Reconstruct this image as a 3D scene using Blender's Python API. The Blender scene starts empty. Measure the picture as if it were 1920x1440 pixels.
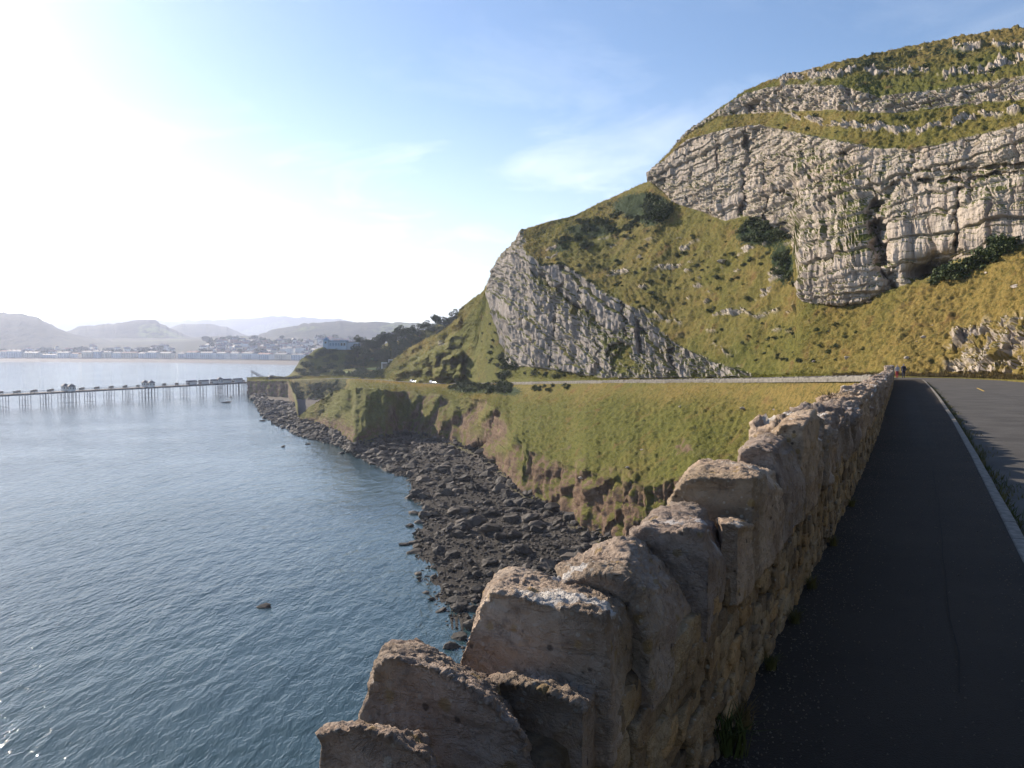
import bpy, bmesh, math, random
import numpy as np
from mathutils import Vector, Matrix, Quaternion

# ------------------------------------------------------------------ camera, sky, sun, exposure
sc = bpy.context.scene
C = sc.collection
R = math.radians
FPX, PITCH, EYE = 1490.0, R(2.88), 40.0          # focal length in photo pixels (1920 wide), downward tilt, eye above the sea
cam_d = bpy.data.cameras.new('camera'); cam_d.sensor_width = 36; cam_d.lens = FPX / 1920 * 36
cam_d.clip_start = 0.05; cam_d.clip_end = 40000
cam = bpy.data.objects.new('camera', cam_d); C.objects.link(cam)
cam.location = (0, 0, EYE); cam.rotation_euler = (math.pi / 2 - PITCH, 0, 0)
sc.camera = cam
SUN_AZ, SUN_EL = R(-44), R(25.0)                  # azimuth from +Y towards +X
sun_dir = Vector((math.sin(SUN_AZ) * math.cos(SUN_EL), math.cos(SUN_AZ) * math.cos(SUN_EL), math.sin(SUN_EL)))
w = bpy.data.worlds.new('World'); sc.world = w; w.use_nodes = True
nt = w.node_tree; nt.nodes.clear()
def N(nt, t, **kw):
    n = nt.nodes.new(t)
    for k, v in kw.items(): setattr(n, k, v)
    return n
wo = N(nt, 'ShaderNodeOutputWorld'); bg = N(nt, 'ShaderNodeBackground'); sky = N(nt, 'ShaderNodeTexSky')
sky.sky_type = 'NISHITA'; sky.sun_disc = False; sky.sun_elevation = SUN_EL; sky.sun_rotation = SUN_AZ
sky.altitude = 40; sky.air_density = 1.0; sky.dust_density = 0.4; sky.ozone_density = 4.0
bg.inputs[1].default_value = 0.095
# thin wind-drawn cirrus over the whole sky: noise on the direction projected to a flat layer
tc = N(nt, 'ShaderNodeTexCoord'); sx = N(nt, 'ShaderNodeSeparateXYZ'); nt.links.new(tc.outputs['Generated'], sx.inputs[0])
mz = N(nt, 'ShaderNodeMath', operation='MAXIMUM'); nt.links.new(sx.outputs[2], mz.inputs[0]); mz.inputs[1].default_value = 0.03
dv = []
for i in (0, 1):
    m = N(nt, 'ShaderNodeMath', operation='DIVIDE'); nt.links.new(sx.outputs[i], m.inputs[0]); nt.links.new(mz.outputs[0], m.inputs[1]); dv.append(m)
cb = N(nt, 'ShaderNodeCombineXYZ'); nt.links.new(dv[0].outputs[0], cb.inputs[0]); nt.links.new(dv[1].outputs[0], cb.inputs[1])
mp = N(nt, 'ShaderNodeMapping'); mp.inputs['Rotation'].default_value = (0, 0, R(20)); mp.inputs['Scale'].default_value = (0.62, 0.40, 1)
mp.inputs['Location'].default_value = (1.3, 0.35, 0)
nt.links.new(cb.outputs[0], mp.inputs[0])
nz = N(nt, 'ShaderNodeTexNoise'); nz.inputs['Scale'].default_value = 1.5; nz.inputs['Detail'].default_value = 9; nz.inputs['Roughness'].default_value = 0.6
nz.inputs['Distortion'].default_value = 0.7
nt.links.new(mp.outputs[0], nz.inputs['Vector'])
cr = N(nt, 'ShaderNodeMapRange'); cr.inputs[1].default_value = 0.50; cr.inputs[2].default_value = 0.90; cr.inputs[4].default_value = 0.6
nt.links.new(nz.outputs[0], cr.inputs[0])
ch_ = N(nt, 'ShaderNodeMapRange'); ch_.inputs[1].default_value = 0.0; ch_.inputs[2].default_value = 0.12; nt.links.new(sx.outputs[2], ch_.inputs[0])
ce_ = N(nt, 'ShaderNodeMapRange'); ce_.inputs[1].default_value = 0.42; ce_.inputs[2].default_value = 0.22; nt.links.new(sx.outputs[2], ce_.inputs[0])
ve_ = N(nt, 'ShaderNodeMapRange'); ve_.interpolation_type = 'SMOOTHSTEP'; ve_.inputs[1].default_value = 0.34; ve_.inputs[2].default_value = 0.0; ve_.inputs[4].default_value = 0.34; nt.links.new(sx.outputs[2], ve_.inputs[0])   # thin veil of haze low in the sky, all round
cm0 = N(nt, 'ShaderNodeMath', operation='MULTIPLY'); nt.links.new(ce_.outputs[0], cm0.inputs[0]); nt.links.new(ch_.outputs[0], cm0.inputs[1])
cm_ = N(nt, 'ShaderNodeMath', operation='MULTIPLY'); nt.links.new(cr.outputs[0], cm_.inputs[0]); nt.links.new(cm0.outputs[0], cm_.inputs[1])
ca_ = N(nt, 'ShaderNodeMath', operation='ADD'); ca_.use_clamp = True; nt.links.new(cm_.outputs[0], ca_.inputs[0]); nt.links.new(ve_.outputs[0], ca_.inputs[1])
mx = N(nt, 'ShaderNodeMix', data_type='RGBA'); nt.links.new(ca_.outputs[0], mx.inputs[0]); nt.links.new(sky.outputs[0], mx.inputs[6])
mx.inputs[7].default_value = (9.5, 9.8, 10.2, 1)
nt.links.new(mx.outputs[2], bg.inputs[0]); nt.links.new(bg.outputs[0], wo.inputs[0])
sun_l = bpy.data.lights.new('sun', 'SUN'); sun_l.energy = 5.0; sun_l.angle = R(0.55); sun_l.color = (1.0, 0.88, 0.72)
sun_o = bpy.data.objects.new('sun', sun_l); C.objects.link(sun_o)
sun_o.rotation_euler = sun_dir.to_track_quat('Z', 'Y').to_euler(); sun_o.location = (-200, 200, 300)
vs = sc.view_settings; vs.view_transform = 'Standard'; vs.look = 'None'; vs.exposure = 0.75; vs.gamma = 1; vs.use_curve_mapping = False
sc.cycles.use_denoising = True
sc.cycles.max_bounces = 6; sc.cycles.diffuse_bounces = 3; sc.cycles.glossy_bounces = 2; sc.cycles.volume_bounces = 1
sc.cycles.transparent_max_bounces = 6; sc.cycles.caustics_reflective = False; sc.cycles.caustics_refractive = False

rng = np.random.default_rng(11); random.seed(11)

# ------------------------------------------------------------------ helpers
CP, SP = math.cos(PITCH), math.sin(PITCH)
def kz(py):                                        # rise per metre of depth along a sight line
    y = (720 - np.asarray(py, float)) / FPX
    return (y * CP - SP) / (CP + y * SP)
def kinv(k):
    k = np.asarray(k, float); y = (k * CP + SP) / (CP - k * SP); return 720 - FPX * y
def at(px, py, Y):
    px = np.asarray(px, float); py = np.asarray(py, float); Y = np.asarray(Y, float)
    y = (720 - py) / FPX
    return np.stack([Y * ((px - 960) / FPX) / (CP + y * SP), Y + 0 * px, EYE + Y * kz(py)], -1)
def Yz(py, z): return (z - EYE) / kz(py)

_perm = np.random.default_rng(5).permutation(256); _perm = np.concatenate([_perm, _perm, _perm])
_g = np.random.default_rng(6).normal(size=(256, 3)); _g /= np.linalg.norm(_g, axis=1)[:, None]; _g = _g.astype(np.float32); _gx, _gy, _gz = (np.ascontiguousarray(_g[:, k]) for k in range(3)); _perm = _perm.astype(np.int32)
def perlin(p):
    p = np.asarray(p); x, y, z = (np.ascontiguousarray(p[..., k]).astype(np.float32) for k in range(3))
    xi, yi, zi = np.floor(x), np.floor(y), np.floor(z); x = x - xi; y = y - yi; z = z - zi
    xi, yi, zi = (q.astype(np.int32) & 255 for q in (xi, yi, zi))
    u, v, w_ = (q * q * q * (q * (q * 6 - 15) + 10) for q in (x, y, z)); out = 0
    for dx in (0, 1):
        hx = _perm[xi + dx]; wx = u if dx else 1 - u
        for dy in (0, 1):
            hy = _perm[hx + yi + dy]; wy = wx * (v if dy else 1 - v)
            for dz in (0, 1):
                h = _perm[hy + zi + dz]
                out = out + (_gx[h] * (x - dx) + _gy[h] * (y - dy) + _gz[h] * (z - dz)) * (wy * (w_ if dz else 1 - w_))
    return out * 1.6
def fbm(p, octaves=4, gain=0.5, ridged=False):
    s = 0; a = 1.0; p = np.asarray(p, float)
    for o in range(octaves):
        n = perlin(p + o * 17.3)
        s = s + a * ((1 - 2 * np.abs(n)) if ridged else n); a *= gain; p = p * 2.03
    return s
def sstep(a, b, x):
    t = np.clip((x - a) / (b - a), 0, 1); return t * t * (3 - 2 * t)

def win(a, b2, x, s): return sstep(a - s, a + s, x) * (1 - sstep(b2 - s, b2 + s, x))

def mesh_np(name, verts, faces, smooth=True, attrs=None):
    me = bpy.data.meshes.new(name)
    verts = np.asarray(verts, np.float32); faces = np.asarray(faces, np.int32)
    n = faces.shape[1]
    me.vertices.add(len(verts)); me.vertices.foreach_set('co', verts.ravel())
    me.loops.add(faces.size); me.loops.foreach_set('vertex_index', faces.ravel())
    me.polygons.add(len(faces)); me.polygons.foreach_set('loop_start', np.arange(0, faces.size, n, dtype=np.int32))
    me.polygons.foreach_set('loop_total', np.full(len(faces), n, np.int32))
    me.polygons.foreach_set('use_smooth', np.full(len(faces), smooth, bool))
    for k, v in (attrs or {}).items():
        me.attributes.new(k, 'FLOAT', 'POINT').data.foreach_set('value', np.asarray(v, np.float32).ravel())
    me.update(); me.validate()
    return me
def grid_faces(nr, nc):
    i = np.arange(nr * nc).reshape(nr, nc)
    return np.stack([i[:-1, :-1], i[:-1, 1:], i[1:, 1:], i[1:, :-1]], -1).reshape(-1, 4)
def grid_normals(P):
    n = np.cross(np.gradient(P, axis=1), np.gradient(P, axis=0))
    n /= np.maximum(np.linalg.norm(n, axis=-1, keepdims=True), 1e-9)
    return n
def obj(name, me, mat=None, parent=None):
    o = bpy.data.objects.new(name, me); C.objects.link(o)
    if mat is not None and me is not None and not me.materials: me.materials.append(mat)
    if parent is not None: o.parent = parent
    return o
def tag(o, label=None, cat=None, group=None, kind=None):
    if label: o['label'] = label
    if cat: o['category'] = cat
    if group: o['group'] = group
    if kind: o['kind'] = kind
    return o
def empty(name, loc=(0, 0, 0), rz=0):
    o = bpy.data.objects.new(name, None); C.objects.link(o); o.location = loc; o.rotation_euler = (0, 0, rz); o.empty_display_size = 0.3
    return o
def dup(o, parent=None):
    c = o.copy(); C.objects.link(c); c.parent = parent
    for ch in list(o.children): dup(ch, c)
    return c
class MB:
    """collects boxes, bars and prisms into one mesh"""
    def __init__(s): s.v = []; s.f = []
    def add(s, v, f):
        b = len(s.v); s.v += [tuple(map(float, q)) for q in v]; s.f += [tuple(b + i for i in q) for q in f]; return s
    def box(s, x0, x1, y0, y1, z0, z1):
        v = [(x, y, z) for z in (z0, z1) for y in (y0, y1) for x in (x0, x1)]
        return s.add(v, [(0, 2, 3, 1), (4, 5, 7, 6), (0, 1, 5, 4), (2, 6, 7, 3), (0, 4, 6, 2), (1, 3, 7, 5)])
    def bar(s, a, b, r, n=5, r2=None):
        a = Vector(a); b = Vector(b); q = (b - a).to_track_quat('Z', 'Y'); v = []
        for k, (c, rr) in enumerate(((a, r), (b, r if r2 is None else r2))):
            for i in range(n):
                an = 2 * math.pi * i / n; v.append(c + q @ Vector((math.cos(an) * rr, math.sin(an) * rr, 0)))
        f = [(i, (i + 1) % n, n + (i + 1) % n, n + i) for i in range(n)] + [tuple(range(n))[::-1], tuple(range(n, 2 * n))]
        return s.add(v, f)
    def lathe(s, prof, n=8, cx=0, cy=0):
        v = []; f = []
        for r, z in prof:
            for i in range(n):
                an = 2 * math.pi * (i + .5) / n; v.append((cx + r * math.cos(an), cy + r * math.sin(an), z))
        for j in range(len(prof) - 1):
            for i in range(n): f.append((j * n + i, j * n + (i + 1) % n, (j + 1) * n + (i + 1) % n, (j + 1) * n + i))
        f.append(tuple(range(n))[::-1]); f.append(tuple(range((len(prof) - 1) * n, len(prof) * n)))
        return s.add(v, f)
    def prism(s, poly, z0, z1):
        n = len(poly); v = [(x, y, z0) for x, y in poly] + [(x, y, z1) for x, y in poly]
        return s.add(v, [(i, (i + 1) % n, n + (i + 1) % n, n + i) for i in range(n)] + [tuple(range(n))[::-1], tuple(range(n, 2 * n))])
    def gable(s, x0, x1, y0, y1, z0, z1):        # ridge along x
        ym = (y0 + y1) / 2
        v = [(x0, y0, z0), (x1, y0, z0), (x1, y1, z0), (x0, y1, z0), (x0, ym, z1), (x1, ym, z1)]
        return s.add(v, [(0, 1, 5, 4), (2, 3, 4, 5), (0, 4, 3), (1, 2, 5), (0, 3, 2, 1)])
    def mesh(s, name, smooth=False):
        me = bpy.data.meshes.new(name); me.from_pydata(s.v, [], s.f); me.update()
        if smooth: me.polygons.foreach_set('use_smooth', [True] * len(me.polygons))
        return me
    def build(s, name, mat, parent=None, smooth=False): return obj(name, s.mesh(name, smooth), mat, parent)

# ------------------------------------------------------------------ materials
def mat(name):
    m = bpy.data.materials.new(name); m.use_nodes = True; t = m.node_tree; t.nodes.clear()
    o = N(t, 'ShaderNodeOutputMaterial'); b = N(t, 'ShaderNodeBsdfPrincipled'); t.links.new(b.outputs[0], o.inputs[0])
    return m, t, b
class G:
    """short-hand for building node graphs"""
    def __init__(s, t): s.t = t
    def link(s, a, b): s.t.links.new(a, b)
    def noise(s, scale, detail=4, rough=0.55, vec=None, dist=0.0, col=False):
        n = N(s.t, 'ShaderNodeTexNoise'); n.inputs['Scale'].default_value = scale; n.inputs['Detail'].default_value = detail
        n.inputs['Roughness'].default_value = rough; n.inputs['Distortion'].default_value = dist
        if vec is not None: s.link(vec, n.inputs['Vector'])
        return n.outputs[1 if col else 0]
    def voro(s, scale, vec=None, feature='F1', out=0):
        n = N(s.t, 'ShaderNodeTexVoronoi', feature=feature); n.inputs['Scale'].default_value = scale
        if vec is not None: s.link(vec, n.inputs['Vector'])
        return n.outputs[out]
    def pos(s): return N(s.t, 'ShaderNodeNewGeometry').outputs['Position']
    def ocoord(s): return N(s.t, 'ShaderNodeTexCoord').outputs['Object']
    def map(s, vec, scale=(1, 1, 1), rot=(0, 0, 0), loc=(0, 0, 0)):
        n = N(s.t, 'ShaderNodeMapping'); n.inputs['Scale'].default_value = scale; n.inputs['Rotation'].default_value = rot; n.inputs['Location'].default_value = loc
        s.link(vec, n.inputs[0]); return n.outputs[0]
    def rng(s, x, a, b, lo=0.0, hi=1.0, smooth=True):
        n = N(s.t, 'ShaderNodeMapRange'); n.interpolation_type = 'SMOOTHSTEP' if smooth else 'LINEAR'
        for i, v in enumerate((a, b, lo, hi)): n.inputs[i + 1].default_value = v
        s.link(x, n.inputs[0]); return n.outputs[0]
    def math(s, op, a, b=None):
        n = N(s.t, 'ShaderNodeMath', operation=op)
        for i, v in enumerate((a, b)):
            if v is None: continue
            if isinstance(v, (int, float)): n.inputs[i].default_value = v
            else: s.link(v, n.inputs[i])
        return n.outputs[0]
    def mix(s, f, a, b, mode='MIX'):
        n = N(s.t, 'ShaderNodeMix', data_type='RGBA', blend_type=mode)
        for i, v in ((0, f), (6, a), (7, b)):
            if isinstance(v, (int, float)): n.inputs[i].default_value = v
            elif isinstance(v, tuple): n.inputs[i].default_value = v + (1,) if len(v) == 3 else v
            else: s.link(v, n.inputs[i])
        return n.outputs[2]
    def ramp(s, x, stops):
        n = N(s.t, 'ShaderNodeValToRGB'); e = n.color_ramp.elements
        while len(e) < len(stops): e.new(0.5)
        for q, (p, c) in zip(e, stops): q.position = p; q.color = c + (1,)
        s.link(x, n.inputs[0]); return n.outputs[0]
    def attr(s, name): return N(s.t, 'ShaderNodeAttribute', attribute_name=name).outputs['Fac']
    def bump(s, h, strength=0.5, dist=0.1, normal=None):
        n = N(s.t, 'ShaderNodeBump'); n.inputs['Strength'].default_value = strength; n.inputs['Distance'].default_value = dist
        s.link(h, n.inputs['Height'])
        if normal is not None: s.link(normal, n.inputs['Normal'])
        return n.outputs[0]
    def nz(s):
        n = N(s.t, 'ShaderNodeSeparateXYZ'); s.link(N(s.t, 'ShaderNodeNewGeometry').outputs['Normal'], n.inputs[0]); return n.outputs[2]
    def rand(s): return N(s.t, 'ShaderNodeObjectInfo').outputs['Random']
def plain(name, col, rough=0.7, metal=0.0, var=0.25, scale=3.0, bump=0.0):
    m, t, b = mat(name); g = G(t)
    n = g.noise(scale, 5, 0.6, g.ocoord())
    d = tuple(c * (1 - var) for c in col); l = tuple(min(1, c * (1 + var)) for c in col)
    g.link(g.mix(g.rng(n, .3, .7), d, l), b.inputs['Base Color'])
    b.inputs['Roughness'].default_value = rough; b.inputs['Metallic'].default_value = metal
    if bump: g.link(g.bump(n, bump, 0.05), b.inputs['Normal'])
    return m

def limestone(g, p, warm=1.0):
    """weathered limestone colour from a position: pale grey-pink, drip streaks, cracks, ochre stains"""
    streak = g.noise(0.42, 6, 0.62, g.map(p, (1, 1, 0.16)), 0.6)
    blot = g.noise(0.11, 5, 0.6, p)
    bed = g.noise(1.0, 4, 0.6, g.map(p, (0.05, 0.05, 0.75), (R(4), 0, 0)))
    fine = g.noise(2.6, 5, 0.65, g.map(p, (1, 1, 0.45)))
    c = g.ramp(streak, [(.28, (.14, .113, .094)), (.40, (.30, .25, .205)), (.52, (.45, .378, .31)), (.72, (.58, .50, .42))])
    c = g.mix(g.rng(blot, .45, .7, 0, .55), c, (.46, .36, .285))
    c = g.mix(g.rng(bed, .56, .66, 0, .35), c, (.20, .165, .145))
    c = g.mix(g.rng(fine, .58, .76, 0, .55), c, (.17, .145, .13))
    st = g.noise(0.3, 3, 0.5, g.map(p, (1, 1, .25), (0, 0, 0), (40, 3, 0)))
    c = g.mix(g.rng(st, .62, .78, 0, .45), c, (.42, .27, .11))
    h = g.math('ADD', g.math('MULTIPLY', fine, 0.6), streak)
    return c, h

def make_terrain_mat():
    m, t, b = mat('headland_ground'); g = G(t); p = g.pos()
    # grass
    big = g.noise(0.035, 4, 0.55, p); mid = g.noise(0.22, 5, 0.6, p); fine = g.noise(1.3, 5, 0.7, p); tuft = g.noise(4.5, 3, 0.7, p)
    gold = g.math('ADD', g.attr('gold'), g.math('MULTIPLY', g.math('SUBTRACT', big, .5), 1.5))
    gold = g.math('ADD', gold, g.math('MULTIPLY', g.math('SUBTRACT', mid, .5), .9))
    gr = g.mix(g.rng(gold, .1, 1.0), (.150, .148, .028), (.275, .195, .055))
    gr = g.mix(g.rng(fine, .42, .70, 0, .8), gr, (.055, .066, .014))
    gr = g.mix(g.rng(tuft, .50, .72, 0, .55), gr, (.045, .05, .014))
    gr = g.mix(g.rng(mid, .57, .72, 0, .65), gr, (.17, .092, .035))
    gr = g.mix(g.rng(g.math('ADD', g.attr('shrub'), g.math('MULTIPLY', g.math('SUBTRACT', fine, .5), 1.4)), .42, .62), gr, (.032, .052, .018))
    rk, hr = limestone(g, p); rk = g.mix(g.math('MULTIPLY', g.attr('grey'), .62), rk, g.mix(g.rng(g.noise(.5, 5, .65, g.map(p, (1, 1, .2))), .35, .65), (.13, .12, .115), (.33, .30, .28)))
    # red-brown boulder clay, with grass hanging on it
    cl = g.ramp(g.noise(0.55, 6, 0.65, g.map(p, (1, 1, .5))), [(.3, (.065, .045, .032)), (.5, (.18, .115, .075)), (.72, (.27, .185, .125))])
    hang = g.math('ADD', g.noise(0.32, 5, 0.65, g.map(p, (1, 1, .42))), g.math('MULTIPLY', g.nz(), 0.22))
    cl = g.mix(g.rng(hang, .57, .68), cl, g.mix(.4, gr, (.12, .105, .03)))
    be = g.ramp(g.noise(1.6, 5, 0.7, p), [(.3, (.022, .02, .018)), (.55, (.06, .052, .045)), (.75, (.12, .105, .09))])
    shin = g.mix(.6, be, (.25, .215, .18))
    be = g.mix(g.attr('shingle'), be, shin)
    # vegetation on the ledges of the cliffs
    led = g.math('ADD', g.nz(), g.math('MULTIPLY', g.math('SUBTRACT', mid, .5), 1.1))
    led = g.math('ADD', led, g.attr('ledge'))
    rk = g.mix(g.rng(led, .60, .78), rk, g.mix(.35, gr, (.05, .07, .016)))
    c = g.mix(g.attr('rock'), gr, rk); c = g.mix(g.attr('clay'), c, cl); c = g.mix(g.attr('beach'), c, be)
    g.link(c, b.inputs['Base Color']); b.inputs['Roughness'].default_value = 0.95; b.inputs['Specular IOR Level'].default_value = 0.15
    hg = g.math('ADD', fine, g.math('MULTIPLY', tuft, .5))
    hmix = N(t, 'ShaderNodeMix', data_type='FLOAT'); g.link(g.attr('rock'), hmix.inputs[0]); g.link(hg, hmix.inputs[2]); g.link(hr, hmix.inputs[3])
    g.link(g.bump(hmix.outputs[0], 0.9, 0.5), b.inputs['Normal'])
    return m
M = {}
M['land'] = make_terrain_mat()

def make_stone_mat(name, warm):
    m, t, b = mat(name); g = G(t); p = g.pos()
    n1 = g.noise(3.2, 7, 0.62, p); n2 = g.noise(11, 6, 0.68, p); n3 = g.noise(46, 5, 0.75, p); n4 = g.noise(1.1, 3, .5, p)
    if warm: c = g.ramp(n1, [(.28, (.20, .132, .075)), (.45, (.41, .295, .175)), (.58, (.52, .395, .25)), (.75, (.60, .50, .35))])
    else: c = g.ramp(n1, [(.28, (.25, .185, .14)), (.45, (.43, .335, .26)), (.58, (.54, .44, .35)), (.75, (.63, .545, .455))])
    c = g.mix(g.rng(n4, .5, .68, 0, .55 if warm else .45), c, (.33, .205, .085) if warm else (.25, .205, .135))
    c = g.mix(g.rng(n2, .52, .70, 0, .65), c, (.13, .10, .07) if warm else (.18, .15, .13))
    c = g.mix(g.rng(n3, .55, .75, 0, .5), c, (.07, .06, .05))
    vo = g.voro(9.0, g.map(p, (1, 1, 1), (.4, .2, 0))); lich = g.math('ADD', vo, g.math('MULTIPLY', n2, .5))
    c = g.mix(g.rng(lich, .46, .38, 0, .6), c, (.36, .25, .09))
    v2 = g.math('ADD', g.voro(24.0, g.map(p, (1, 1, 1), (.2, .5, 0), (3, 8, 1))), g.math('MULTIPLY', n1, .55)); c = g.mix(g.rng(v2, .46, .36, 0, .7), c, (.52, .48, .41))
    v3 = g.math('ADD', g.voro(15.0, g.map(p, (1, 1, 1), (.7, .1, 0), (9, 2, 5))), g.math('MULTIPLY', n2, .6)); c = g.mix(g.rng(v3, .46, .34, 0, .75), c, (.075, .062, .052))
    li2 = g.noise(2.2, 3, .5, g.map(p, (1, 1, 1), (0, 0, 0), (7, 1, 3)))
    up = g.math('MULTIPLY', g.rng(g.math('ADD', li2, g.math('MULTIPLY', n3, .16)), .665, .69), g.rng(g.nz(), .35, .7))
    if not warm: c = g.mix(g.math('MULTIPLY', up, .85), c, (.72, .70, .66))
    rv = g.math('FRACT', g.math('ADD', g.rand(), g.attr('tone'))); c = g.mix(1.0, c, g.ramp(rv, [(0, (.52, .50, .50)), (.35, (.9, .86, .84)), (.7, (1, .97, .92)), (1, (1.25, 1.08, .86))] if warm else [(0, (.74, .72, .75)), (.5, (1, .97, .96)), (1, (1.15, 1.05, .93))]), 'MULTIPLY')
    g.link(c, b.inputs['Base Color']); b.inputs['Roughness'].default_value = .9; b.inputs['Specular IOR Level'].default_value = .25
    h = g.math('ADD', g.math('MULTIPLY', n2, 1.0), g.math('MULTIPLY', n3, .45))
    cr = g.rng(g.noise(5.5, 5, .6, g.map(p, (1, 1, 2.4), (.5, .3, 0)), 1.2), .47, .5); cr2 = g.rng(g.noise(5.5, 5, .6, g.map(p, (1, 1, 2.4), (.5, .3, 0)), 1.2), .5, .53, 1, 0)
    h = g.math('ADD', h, g.math('MULTIPLY', g.math('MULTIPLY', cr, cr2), -.10))
    g.link(g.bump(h, 1.0, .055), b.inputs['Normal'])
    return m
M['cope'] = make_stone_mat('coping_limestone', False)
M['face'] = make_stone_mat('rubble_stone', True)
m, t, b = mat('lime_mortar'); g = G(t); p = g.pos()
n = g.noise(14, 6, .7, p)
g.link(g.ramp(n, [(.3, (.045, .032, .02)), (.5, (.12, .086, .052)), (.7, (.20, .15, .095))]), b.inputs['Base Color']); b.inputs['Roughness'].default_value = .95
g.link(g.bump(n, 1, .05), b.inputs['Normal']); M['mortar'] = m

def asphalt(name, base, var):
    m, t, b = mat(name); g = G(t); p = g.pos()
    a = g.noise(160, 2, .5, p); v = g.voro(120, p); big = g.noise(.7, 5, .6, p); st = g.noise(3.5, 5, .65, p)
    c = g.mix(g.rng(big, .3, .7), tuple(x * .75 for x in base), tuple(x * 1.25 for x in base))
    c = g.mix(g.rng(st, .55, .75, 0, .5), c, tuple(x * .6 for x in base))
    c = g.mix(g.rng(v, .16, .05, 0, .8), c, tuple(x * 3.6 for x in base))
    g.link(c, b.inputs['Base Color']); b.inputs['Roughness'].default_value = .85; b.inputs['Specular IOR Level'].default_value = .3
    g.link(g.bump(g.math('ADD', a, v), .6, .008), b.inputs['Normal']); return m
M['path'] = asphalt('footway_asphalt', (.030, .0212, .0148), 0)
M['patch'] = asphalt('asphalt_patch', (.034, .0265, .0205), 0)
M['road'] = asphalt('road_asphalt', (.075, .070, .066), 0)
M['kerb'] = plain('kerb_concrete', (.20, .18, .155), .9, 0, .35, 9, .5)
m, t, b = mat('sea_water'); g = G(t); p = g.pos()
b.inputs['Base Color'].default_value = (.010, .036, .046, 1); b.inputs['Roughness'].default_value = .06; b.inputs['IOR'].default_value = 1.33
sh = g.noise(.012, 3, .5, p)
g.link(g.mix(g.rng(sh, .35, .7), (.026, .056, .066), (.038, .074, .082)), b.inputs['Base Color'])
w1 = g.noise(.85, 3, .55, g.map(p, (1.25, .5, 1), (0, 0, R(-28))), .5); w2 = g.noise(.22, 3, .5, g.map(p, (1.2, .55, 1), (0, 0, R(-18))), .3)
w3 = g.noise(3.2, 2, .55, g.map(p, (1.2, .6, 1), (0, 0, R(-34))))
wp = g.noise(.02, 2, .5, p)
h = g.math('ADD', g.math('MULTIPLY', w1, .21), g.math('ADD', g.math('MULTIPLY', w2, .50), g.math('MULTIPLY', w3, .055)))
h = g.math('MULTIPLY', h, g.rng(wp, .3, .7, .75, 1.2))
g.link(g.bump(h, 1.0, 1.0), b.inputs['Normal']); M['sea'] = m
M['boulder'] = None
m, t, b = mat('shore_boulder'); g = G(t); p = g.pos(); n = g.noise(1.6, 5, .65, p); rv = g.math('FRACT', g.math('ADD', g.rand(), g.attr('tone')))
c = g.ramp(n, [(.3, (.022, .019, .017)), (.52, (.062, .053, .046)), (.75, (.12, .104, .086))])
c = g.mix(g.rng(rv, .5, 1, 0, .75), c, (.15, .124, .10)); c = g.mix(g.rng(rv, .3, 0, 0, .6), c, (.022, .02, .019))
g.link(c, b.inputs['Base Color']); b.inputs['Roughness'].default_value = .8; b.inputs['Specular IOR Level'].default_value = .25; g.link(g.bump(g.noise(6, 4, .6, p), .6, .1), b.inputs['Normal']); M['boulder'] = m
m, t, b = mat('hill_rock'); g = G(t); c, h = limestone(g, g.map(g.pos(), (3, 3, 3)))
g.link(c, b.inputs['Base Color']); b.inputs['Roughness'].default_value = .95; g.link(g.bump(h, .8, .2), b.inputs['Normal']); M['hillrock'] = m
def leafmat(name, a, bcol, c3):
    m, t, b = mat(name); g = G(t); n = g.noise(1.1, 4, .6, g.pos()); rv = g.rand()
    c = g.mix(g.rng(n, .35, .68), a, bcol); c = g.mix(g.math('MULTIPLY', rv, .6), c, c3)
    g.link(c, b.inputs['Base Color']); b.inputs['Roughness'].default_value = .75; b.inputs['Specular IOR Level'].default_value = .2
    return m
M['gorse'] = leafmat('gorse_leaf', (.035, .055, .018), (.10, .125, .036), (.07, .085, .03))
M['leaf'] = leafmat('tree_leaf', (.030, .048, .016), (.075, .10, .028), (.045, .07, .025))
M['blade'] = leafmat('grass_blade', (.06, .075, .02), (.15, .125, .04), (.17, .10, .05))
m, t, b = mat('long_grass'); g = G(t); p = g.pos(); big = g.noise(.035, 4, .55, p); mid = g.noise(.22, 5, .6, p)
gold_ = g.math('ADD', g.attr('gold'), g.math('MULTIPLY', g.math('SUBTRACT', big, .5), 1.5)); gold_ = g.math('ADD', gold_, g.math('MULTIPLY', g.math('SUBTRACT', mid, .5), .9))
c = g.mix(g.rng(gold_, .1, 1.0), (.17, .172, .03), (.31, .22, .06)); c = g.mix(g.rng(g.attr('shrub'), .3, .7, 0, .8), c, (.05, .075, .02))
df = N(t, 'ShaderNodeBsdfDiffuse'); tr = N(t, 'ShaderNodeBsdfTranslucent'); ms_ = N(t, 'ShaderNodeMixShader'); ms_.inputs[0].default_value = .5
g.link(c, df.inputs[0]); g.link(c, tr.inputs[0]); g.link(df.outputs[0], ms_.inputs[1]); g.link(tr.outputs[0], ms_.inputs[2]); g.link(ms_.outputs[0], [n for n in t.nodes if n.type == 'OUTPUT_MATERIAL'][0].inputs[0]); t.nodes.remove(b); M['long_grass'] = m
M['bark'] = plain('bark', (.09, .07, .05), .95, 0, .4, 4)
m, t, b = mat('distant_land'); g = G(t); p = g.pos()
n = g.noise(.006, 5, .6, p); f = g.noise(.03, 5, .7, p); sp = g.noise(.0022, 2, .4, p)
c = g.mix(g.rng(n, .35, .65), (.030, .036, .022), (.055, .056, .03)); c = g.mix(g.rng(sp, .60, .64, 0, .8), c, (.13, .17, .04)); c = g.mix(g.rng(f, .45, .60, 0, .85), c, (.020, .026, .017))
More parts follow.
